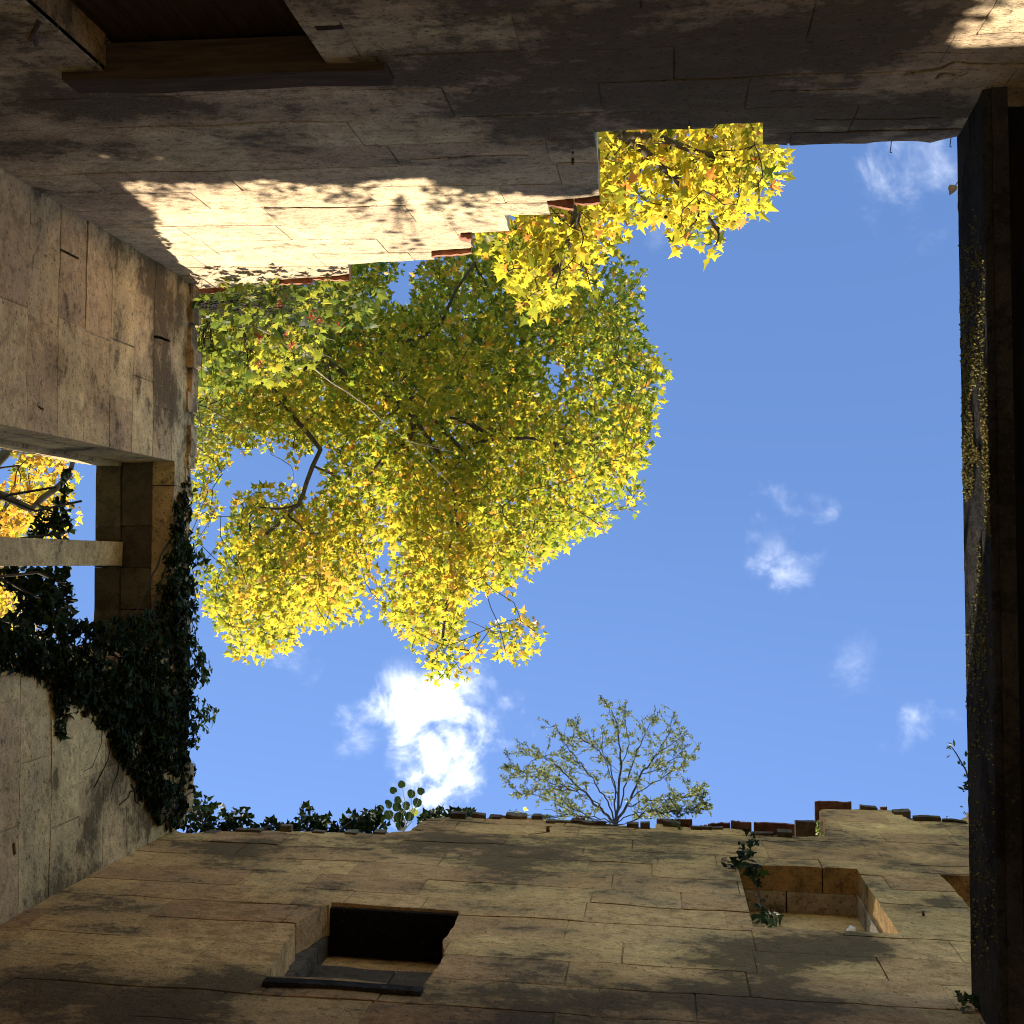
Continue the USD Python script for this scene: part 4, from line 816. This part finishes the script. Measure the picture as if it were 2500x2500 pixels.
# round-leaved sapling
sap = thing('sapling', 'slender sapling with a handful of round leaves against the white cloud', 'plant')
root = BOT.P([*BOT.at(985, 2030, .12), .12])
for k, (cu, cv) in enumerate([(1160, 275), (1110, 310), (1218, 335), (1273, 315), (1088, 392), (1137, 372), (1130, 408), (1187, 402), (1253, 388), (1040, 420), (1085, 460), (1140, 475), (1165, 440), (1205, 470), (1155, 520), (1232, 445)]):
    u, v = 500 + cu * .41408, 1800 + cv * .41420; d = .12 + rgT.uniform(-.06, .06)
    p = BOT.P([*BOT.at(u, v, d), d]); size = rgT.uniform(.06, .076)
    tip = rgT.normal(0, .5, 3) * [1, 1, .2] + [0, .2, -.05]; nm = rgT.normal(0, .18, 3) + [0, .18, 1]
    tip /= np.linalg.norm(tip); v_, f_, c_ = leaves(ROUND, (p - tip * size * .45)[None], tip[None], nm[None], np.array([size]), np.array([[.028, .05, .016] if k != 15 else [.3, .34, .03]]))
    part(sap, 'leaf', (v_, f_), mat_ivy, smooth=False, color=c_)
    part(sap, 'stem', path_tube(wander(rgT, root, p - tip * size * .4, 5, .012), .0035, .0016), mat_twig, smooth=60)

# the feathery shrub standing on the wall top
rgS = np.random.default_rng(505)
shrub = thing('shrub', 'feathery bare-stemmed shrub fanning out from the top of the ochre wall', 'shrub')
def cp(x, y, d): u, v = 1200 + x * .36232, 1650 + y * .36232; return BOT.P([*BOT.at(u, v, d), d])
base = cp(835, 1040, .03)
main = [[(835, 990), (740, 900), (600, 760), (500, 665), (420, 590), (340, 530), (200, 490)], [(835, 990), (850, 800), (868, 600), (860, 460), (855, 350), (800, 220), (745, 160)], [(840, 990), (930, 840), (1010, 660), (1075, 580), (1130, 510), (1200, 370), (1230, 250)],
        [(838, 990), (900, 900), (1000, 850), (1080, 835), (1290, 820), (1400, 770)], [(835, 990), (780, 850), (720, 750), (640, 640), (560, 540), (480, 440), (435, 340)], [(835, 985), (830, 760), (800, 600), (700, 480), (600, 420), (560, 340)], [(838, 985), (890, 760), (960, 560), (1000, 470), (1060, 330), (1120, 290)],
        [(835, 995), (700, 960), (560, 900), (430, 840)], [(835, 1000), (740, 985), (560, 945), (340, 950)], [(838, 995), (960, 930), (1090, 900), (1230, 870)], [(838, 1005), (950, 990), (1040, 915), (1180, 915), (1330, 920)], [(600, 760), (480, 740), (330, 700), (180, 640), (90, 610)], [(600, 760), (460, 770), (340, 760), (200, 800)], [(1010, 660), (1120, 640), (1230, 560), (1320, 545)], [(868, 600), (930, 460), (900, 330), (900, 200)], [(850, 800), (780, 620), (740, 480), (740, 360)], [(930, 840), (1060, 740), (1190, 660), (1300, 600)], [(740, 900), (640, 800), (520, 770), (420, 690), (250, 600)], [(1290, 820), (1380, 800), (1435, 860)], [(1130, 510), (1240, 440), (1320, 390)]]
tips, tw = [], []
for k, line in enumerate(main):
    d0 = rgS.uniform(-.16, .22); L = len(line)
    p = np.array([cp(x, y, .03 + (d0 - .03) * i / (L - 1)) for i, (x, y) in enumerate(line)])
    if k >= 11: p[0] = p[0]
    from_base = k < 11 and k not in (11, 12)
    dense = np.vstack([p[i] + (p[i + 1] - p[i]) * t for i in range(L - 1) for t in np.linspace(0, 1, 5)[:-1]] + [p[-1:]])
    dense[1:-1] += rgS.normal(0, .006, dense[1:-1].shape)
    r0 = (.010, .011, .010, .006, .006, .006, .006)[k] if k < 7 else .004
    part(shrub, 'branch', path_tube(dense, r0, .003), mat_dark_twig, smooth=60)
    for i in range(len(dense) // 4, len(dense)):
        if i > .8 * len(dense): tips.append((dense[i], dense[i] - dense[i - 1]))
        for _ in range(3 if i > len(dense) // 2 else 1):
            dirn = dense[min(i + 1, len(dense) - 1)] - dense[i - 1]; dirn = dirn / (np.linalg.norm(dirn) + 1e-9) + rgS.normal(0, .75, 3) * [1, .7, 1]; dirn[2] += .25; dirn /= np.linalg.norm(dirn)
            l_ = rgS.uniform(.06, .20); pe = project(dense[i] + dirn * l_)
            if not (1232 < pe[0] < 1722 and pe[1] > 1705): l_ *= .3
            q = wander(rgS, dense[i], dense[i] + dirn * l_, 4, .008)
            tw.append(path_tube(q, .002, .0013, 3)); tips.append((q[-1], q[-1] - q[-2])); tips.append((q[2], q[2] - q[1]))
part(shrub, 'trunk', path_tube([base - [0, -.03, .10], base, cp(835, 985, .03)], .022, .018, 8), mat_dark_twig, smooth=60)
part(shrub, 'twigs', cat(tw), mat_dark_twig, smooth=60, kind='stuff')
P, T, N, S, C = [], [], [], [], []
for p, dr in tips:
    hgt = (p[2] - EYE - 7.4)
    if rgS.random() > .34 + .55 * np.clip(hgt / 1.0, 0, 1): continue
    dr = dr / (np.linalg.norm(dr) + 1e-9)
    for _ in range(int(rgS.integers(12, 20))):
        q = p + dr * rgS.uniform(-.03, .035) + rgS.normal(0, .006, 3)
        P.append(q); T.append(dr * .9 + rgS.normal(0, .65, 3)); N.append(rgS.normal(0, .6, 3) + [0, 0, .8]); S.append(rgS.uniform(.017, .031)); C.append(np.clip(rgS.normal(.42 + .12 * (rgS.random() < .3), .2), 0, 1))
add_leaves(shrub, LANCE, np.array(P), np.array(T), np.array(N), np.array(S), palette(np.array(C), rgS, [(.03, .05, .018), (.075, .095, .028), (.15, .16, .04), (.24, .21, .05)]), mat_shrub, singles=60)

# young maple and dry shoots rooted in the corner of the end wall
rgM = np.random.default_rng(606)
mp = thing('young_maple', 'young green maple with red seed bunches and dry shoots rooted on the end wall corner', 'tree')
def cm(x, y, h): return seen_at(440 + x * .2381, 640 + y * .2381, h)
rootm = LEFT.P([*LEFT.at(455, 752, .15), .15])
shoots = [[(0, 470, 7.25), (300, 460, 7.6), (440, 510, 7.7), (620, 590, 7.9), (750, 655, 8.0), (940, 745, 8.2), (1170, 830, 8.4), (1390, 915, 8.7), (1560, 985, 8.9)],
          [(750, 655, 8.0), (900, 730, 8.1), (1030, 820, 8.2), (1165, 930, 8.3)], [(940, 745, 8.2), (1150, 755, 8.3), (1260, 710, 8.4), (1400, 590, 8.5)], [(1260, 710, 8.4), (1400, 745, 8.6), (1580, 800, 8.8)],
          [(1170, 830, 8.4), (1330, 980, 8.7), (1340, 1060, 8.8), (1560, 1230, 9.2), (1700, 1330, 9.4), (1900, 1470, 9.7), (2100, 1640, 10.0), (2320, 1830, 10.3), (2500, 1990, 10.5), (2770, 2270, 10.8)], [(2320, 1830, 10.3), (2480, 1870, 10.5), (2820, 1950, 10.8)], [(300, 460, 7.6), (640, 455, 7.9), (900, 475, 8.1), (1100, 500, 8.3)], [(620, 590, 7.9), (660, 700, 8.0), (690, 870, 8.2)], [(440, 510, 7.7), (700, 420, 8.2), (1000, 300, 8.6)], [(300, 460, 7.6), (320, 620, 7.9), (240, 780, 8.2)], [(300, 460, 7.6), (420, 330, 7.9), (620, 250, 8.3)]]
mnodes = []
for k, l_ in enumerate(shoots):
    p = np.array([cm(*q) for q in l_]); p[1:-1] += rgM.normal(0, .008, p[1:-1].shape)
    if k == 0: p = np.vstack([rootm, p])
    part(mp, 'shoot', path_tube(p, .007 if k in (0, 4) else .004, .0025), mat_twig, smooth=60); mnodes += list(p)
P, T, N, S, C = [], [], [], [], []
gr = Polygon([(100, 130), (900, 150), (1250, 250), (1500, 500), (1450, 1000), (1050, 1250), (600, 1300), (130, 1300), (100, 700)])
while len(P) < 900:
    x, y = rgM.uniform(80, 1500), rgM.uniform(120, 1320)
    if not gr.contains(Point(x, y)) or rgM.random() < .35 * (x / 1500) ** 1.2: continue
    h = 7.7 + .9 * (x / 1500) + rgM.uniform(-.2, .9)
    P.append(cm(x, y, h)); T.append(rgM.normal(0, .8, 3) + [.3, .2, -.45]); N.append(rgM.normal(0, .4, 3) + [0, .1, 1]); S.append(rgM.uniform(.045, .095)); C.append(np.clip(rgM.normal(.42 + .22 * (x > 700) * (y > 600), .22), 0, 1))
for _ in range(230):                                        # lower leaves, close to the sunlit wall: they throw their shadows on it
    u, v = rgM.uniform(478, 930), 690 + 130 * rgM.random() ** 1.3
    if v < 690 + 30 * (u > 850): continue
    P.append(seen_at(u, v - .04 * (u - 480), rgM.uniform(6.75, 7.25))); T.append(rgM.normal(0, .8, 3) + [.3, .2, -.45]); N.append(rgM.normal(0, .45, 3) + [0, .3, 1]); S.append(rgM.uniform(.04, .085)); C.append(np.clip(rgM.normal(.3, .2), 0, 1))
P = np.array(P); mn_ = np.array(mnodes); tw = []
for p in P[::4]:
    j = np.linalg.norm(mn_ - p, axis=1).argmin(); tw.append(path_tube(wander(rgM, mn_[j], p, 4, .02), .003, .0015, 3))
part(mp, 'twigs', cat(tw), mat_dark_twig, smooth=60, kind='stuff')
add_leaves(mp, MAPLES, P, np.array(T), np.array(N), np.array(S), palette(np.array(C), rgM, [(.035, .055, .01), (.09, .11, .013), (.19, .185, .018), (.34, .27, .024)]), mat_leaf, singles=200)
for bx, by, r in [(1040, 350, 60), (1010, 430, 40), (540, 200, 45), (1000, 610, 35), (1070, 715, 40), (800, 770, 35), (1330, 550, 40), (1420, 590, 30), (1140, 840, 30), (820, 1040, 25), (470, 490, 18), (1610, 660, 25)]:
    c = cm(bx, by, 8.0 + rgM.uniform(-.1, .2)); n = int(14 + r / 2); R = r * .2381 / FPX * 8.0
    v_, f_, c_ = leaves(LANCE, c + rgM.normal(0, .55, (n, 3)) * R, rgM.normal(0, 1, (n, 3)), rgM.normal(0, 1, (n, 3)), np.full(n, .03) * rgM.uniform(.7, 1.2, n), palette(rgM.random(n), rgM, [(.22, .02, .012), (.38, .05, .025), (.42, .12, .05)]))
    part(mp, 'seed_bunch', (v_, f_), mat_shrub, smooth=False, color=c_)
# feathery weed below it on the same wall
wd = thing('weed', 'thin feathery weed arching off the top of the end wall above the window', 'plant')
wl = [[(20, 1430, 7.2), (250, 1480, 7.6), (430, 1580, 7.8), (600, 1660, 8.0), (720, 1770, 8.2), (830, 1900, 8.4)], [(60, 1440, 7.2), (190, 1620, 7.5), (330, 1760, 7.7), (480, 1880, 7.9)], [(190, 1500, 7.4), (220, 1740, 7.6), (230, 1930, 7.8)], [(120, 1480, 7.3), (260, 1400, 7.6), (340, 1290, 7.8)], [(250, 1480, 7.6), (400, 1420, 7.8), (530, 1350, 8.0)]]
P, T, N, S, C = [], [], [], [], []
for l_ in wl:
    p = np.array([cm(*q) for q in l_]); part(wd, 'stem', path_tube(p, .005, .002), mat_dark_twig, smooth=60)
    for a_, b_ in zip(p[:-1], p[1:]):
        for t_ in np.linspace(0, 1, 26):
            P.append(a_ + (b_ - a_) * t_ + rgM.normal(0, .045, 3)); T.append((b_ - a_) / np.linalg.norm(b_ - a_) + rgM.normal(0, .7, 3)); N.append(rgM.normal(0, .6, 3) + [0, 0, .7]); S.append(rgM.uniform(.018, .045)); C.append(rgM.random())
add_leaves(wd, LANCE, np.array(P), np.array(T), np.array(N), np.array(S), palette(np.array(C), rgM, [(.05, .09, .02), (.12, .17, .03), (.25, .25, .04)]), mat_shrub, singles=30)

# ivy trailing into the right window
vine = thing('ivy', 'ivy strand trailing from the tiles down into the corner of the open right window', 'ivy')
P, T, N, S, C = [], [], [], [], []
vp = [(1835, 2050), (1830, 2090), (1800, 2105), (1840, 2140), (1855, 2190), (1862, 2225), (1880, 2250)]
for (u0, v0), n, r in zip([(1832, 2055), (1820, 2085), (1795, 2102), (1836, 2125), (1846, 2150), (1858, 2222), (1885, 2240), (1872, 2262)], (18, 22, 12, 16, 8, 16, 14, 6), (20, 20, 18, 16, 12, 18, 14, 8)):
    for _ in range(n):
        d = rgM.uniform(-.07, -.01) if v0 < 2130 else rgM.uniform(.0, .10)
        s, h = BOT.at(u0 + rgM.normal(0, r * .6), v0 + rgM.normal(0, r * .6), d); P.append(BOT.P([s, h, d])); N.append(rgM.normal(0, .5, 3) + [0, -.8, .3]); T.append(rgM.normal(0, .5, 3) + [0, 0, -1]); S.append(rgM.uniform(.04, .065)); C.append(np.clip(rgM.normal(.3, .2), 0, 1))
add_leaves(vine, IVIES, np.array(P), np.array(T), np.array(N), np.array(S), palette(np.array(C), rgM, IVY_COLS), mat_ivy, singles=150)
part(vine, 'stem', path_tube([BOT.P([*BOT.at(u, v, -.01 if v < 2130 else .06), -.01 if v < 2130 else .06]) for u, v in vp], .005, .003), mat_dark_twig, smooth=60)

# small plants: seedling, sprigs on the beam, tufts by the raised block
def sprig(label, points, n, size, cols, rg, template=LANCE, name='sprig', spread=.02, mat=None):
    t = thing(name, label, 'plant'); p = np.array(points, float)
    part(t, 'stem', path_tube(p, .004, .0018), mat_dark_twig, smooth=60)
    seg = rg.integers(0, len(p) - 1, n); tt = rg.random(n)[:, None]; P = p[seg] + (p[seg + 1] - p[seg]) * tt + rg.normal(0, spread, (n, 3))
    dirs = (p[seg + 1] - p[seg]) / np.linalg.norm(p[seg + 1] - p[seg], axis=1, keepdims=True)
    v_, f_, c_ = leaves(template, P, dirs * .7 + rg.normal(0, .7, (n, 3)), rg.normal(0, .5, (n, 3)) + [0, 0, .6], size * rg.uniform(.6, 1.2, n), palette(rg.random(n), rg, cols))
    k = len(template[0]); kf = len(template[1])
    for i in range(n): part(t, 'leaf', (v_[i * k:(i + 1) * k], f_[i * kf:(i + 1) * kf] - i * k), mat or mat_shrub, smooth=False, color=c_[i * k:(i + 1) * k])
    return t
DARKG = [(.018, .03, .012), (.035, .055, .02), (.06, .085, .03)]
def bt(u, v, d): return BOT.P([*BOT.at(u, v, d), d])
def rt(u, v, h): return seen_at(u, v, h)
sprig('little yellow maple seedling on the wall top left of the shrub', [bt(1235, 2002, .08), bt(1245, 1990, .08), bt(1262, 1975, .08)], 7, .05, [(.4, .36, .03), (.55, .45, .04)], rgM, PLANE, 'seedling', .02, mat_leaf)
sprig('leafy sprig leaning out from the beam edge near the bottom right', [rt(2372, 1925, 4.75), rt(2358, 1880, 4.85), rt(2335, 1840, 4.95), rt(2322, 1822, 5.0)], 26, .034, DARKG, rgM, LANCE, 'sprig', .012)
sprig('short spiky sprig under the leaning sprig on the beam', [rt(2376, 1915, 4.75), rt(2358, 1925, 4.8), rt(2350, 1928, 4.85)], 9, .034, DARKG, rgM, LANCE, 'sprig', .008)
sprig('tiny sprouting weed on the stump of masonry beside the beam', [bt(2360, 1990, .1), bt(2353, 1980, .1)], 6, .03, DARKG, rgM)
sprig('tiny three-headed weed on the wall top near the beam', [bt(2318, 2010, .1), bt(2314, 2000, .1), bt(2310, 1996, .1)], 8, .022, DARKG, rgM)
sprig('pale leafy tuft beside the raised block of the ochre wall', [bt(2005, 2046, .1), bt(2000, 2025, .1), bt(1996, 2008, .1)], 34, .03, [(.05, .09, .02), (.12, .16, .03), (.2, .22, .05)], rgM, IVY)
sprig('small green tuft at the foot of the beam in the bottom right corner', [bt(2385, 2460, -.02), bt(2370, 2445, -.04), bt(2355, 2440, -.05)], 24, .035, DARKG, rgM, IVY)

# moss on the beam face
rgX = np.random.default_rng(707)
n = 5600; Y = np.where(rgX.random(n) < .86, rgX.normal(-.38, .36, n), rgX.uniform(-1.2, 1.5, n)); Zm = rgX.uniform(.01, .47, n)
keep = (np.abs(Y + 0) < 1.55) & (meshkit.fbm(np.stack([Y * 5, Zm * 5, Y * 0], -1), 3, 3) > .45); Y, Zm = Y[keep], Zm[keep]; n = len(Y)
q = np.stack([Y, Zm, np.zeros(n)], -1); X = XR + .028 * Zm / .495 + (meshkit.fbm(q * 7, 4, 2) - .5) * .010 - .002
P = np.stack([X, Y, Zm + RB['z0'] + EYE], -1)
v_, f_, c_ = leaves((np.array([[-.5, 0, 0], [0, -.4, .15], [.5, 0, 0], [0, .5, .2], [0, 0, .75]]), np.array([[0, 1, 4], [1, 2, 4], [2, 3, 4], [3, 0, 4]])), P, rgX.normal(0, 1, (n, 3)), rgX.normal(0, .4, (n, 3)) + [-1, 0, 0], rgX.uniform(.005, .013, n), palette(rgX.random(n) * .6 + .4 * meshkit.noise(q * 4, 5), rgX, [(.04, .04, .012), (.10, .09, .018), (.19, .16, .03), (.18, .11, .03)]))
part(bay, 'moss', (v_, f_), mat_moss, smooth=False, color=c_, kind='stuff')

# ------------------------------------------------------------------ ironwork and litter
def rod(label, a, b, r, name='iron_nail', category='nail', head=0.0, mat=None):
    t = thing(name, label, category); a, b = np.asarray(a, float), np.asarray(b, float)
    part(t, 'shank', path_tube([a, (a + b) / 2, b], r, r * .85, 7), mat or mat_rust, smooth=60)
    if head:
        ax = (b - a) / np.linalg.norm(b - a); side_ = np.cross(ax, [0, 0, 1.0]); side_ /= np.linalg.norm(side_)
        part(t, 'head', path_tube([b - side_ * head, b, b + side_ * head], r * .9, r * .9, 7), mat or mat_rust, smooth=60)
    return t
rod('rusty T-shaped iron hook in the wall beside the boarded window', TOP.P([*TOP.at(88, 108), .0]), TOP.P([*TOP.at(84, 75, -.05), -.05]), .009, 'iron_hook', 'hook', .035)
rod('short rusty nail in the ochre wall right of the open window', BOT.P([*BOT.at(2255, 2236), .0]), BOT.P([*BOT.at(2254, 2227, -.03), -.03]), .007)
rod('small rusty nail in the stepped wall near its tallest step', TOP.P([*TOP.at(1398, 385), .01]), TOP.P([*TOP.at(1399, 372, -.03), -.03]), .005)
tb = thing('timber_stub', 'dark block standing in for the shade of a small slot right of the boarded window', 'dark_block'); a_ = TOP.at(802, 59)  # dark block drawn where the wall has only a shaded slot
part(tb, 'end', TOP.world(block(a_[0] - .042, a_[0] + .042, a_[1] - .016, a_[1] + .016, rgM, front=-.008, back=.1, rough=.004, cell=.03, edge=.006)), mat_shutter, smooth=30)
for lab, (u, v0, v1) in (('thin rusty wire hanging from the broken wall edge, clear of the corner', (2174, 343, 372)), ('thin bent wire hanging from the wall edge close by the beam', (2320, 328, 358))):
    t = thing('wire', lab, 'wire'); part(t, 'strand', path_tube([TOP.P([*TOP.at(u + 3, v0 - 4, .05), .05]), TOP.P([*TOP.at(u + 1, (v0 + v1) / 2, .05), .05]), TOP.P([*TOP.at(u - 1, v1, .05), .05]), TOP.P([*TOP.at(u + 3, v1 + 1, .05), .05])], .002, .002), mat_dark_twig, smooth=60)
t = thing('dead_leaf', 'single curled brown leaf caught on the top edge of the beam', 'leaf')
c0 = seen_at(2333, 452, 4.79)
v_, f_, c_ = leaves(leaf_template([(0, 0), (.36, .1), (.4, .4), (.2, .7), (0, 1)], fold=1.2, droop=.9), c0[None], np.array([[-.3, .9, .3]]), np.array([[.5, 0, 1.0]]), np.array([.045]), np.array([[.30, .15, .06]]))
part(t, 'blade', (v_, f_), mat_leaf, smooth=False, color=c_); part(t, 'stalk', path_tube([c0, c0 + [.02, -.03, .0], c0 + [.035, -.05, -.01]], .002, .0015), mat_twig, smooth=60)
pb = trimesh.creation.icosphere(3, .022); pb.vertices *= (1 + (meshkit.noise(pb.vertices * 70, 4)[:, None] - .5) * .6) * [1, 1, 1.3]; pb.apply_translation(BOT.P([*BOT.at(2078, 2272, .12), .12]) + [0, 0, -.005])
mat_pale = stone_material('pale_stone', (.62, .58, .5), (.55, .5, .42), (.66, .62, .55), grime=(.3, .27, .22))
p = part(None, 'pebble', pb, mat_pale, smooth=True); tag(p, 'pale lump of stone on the sill of the open right window', 'stone')
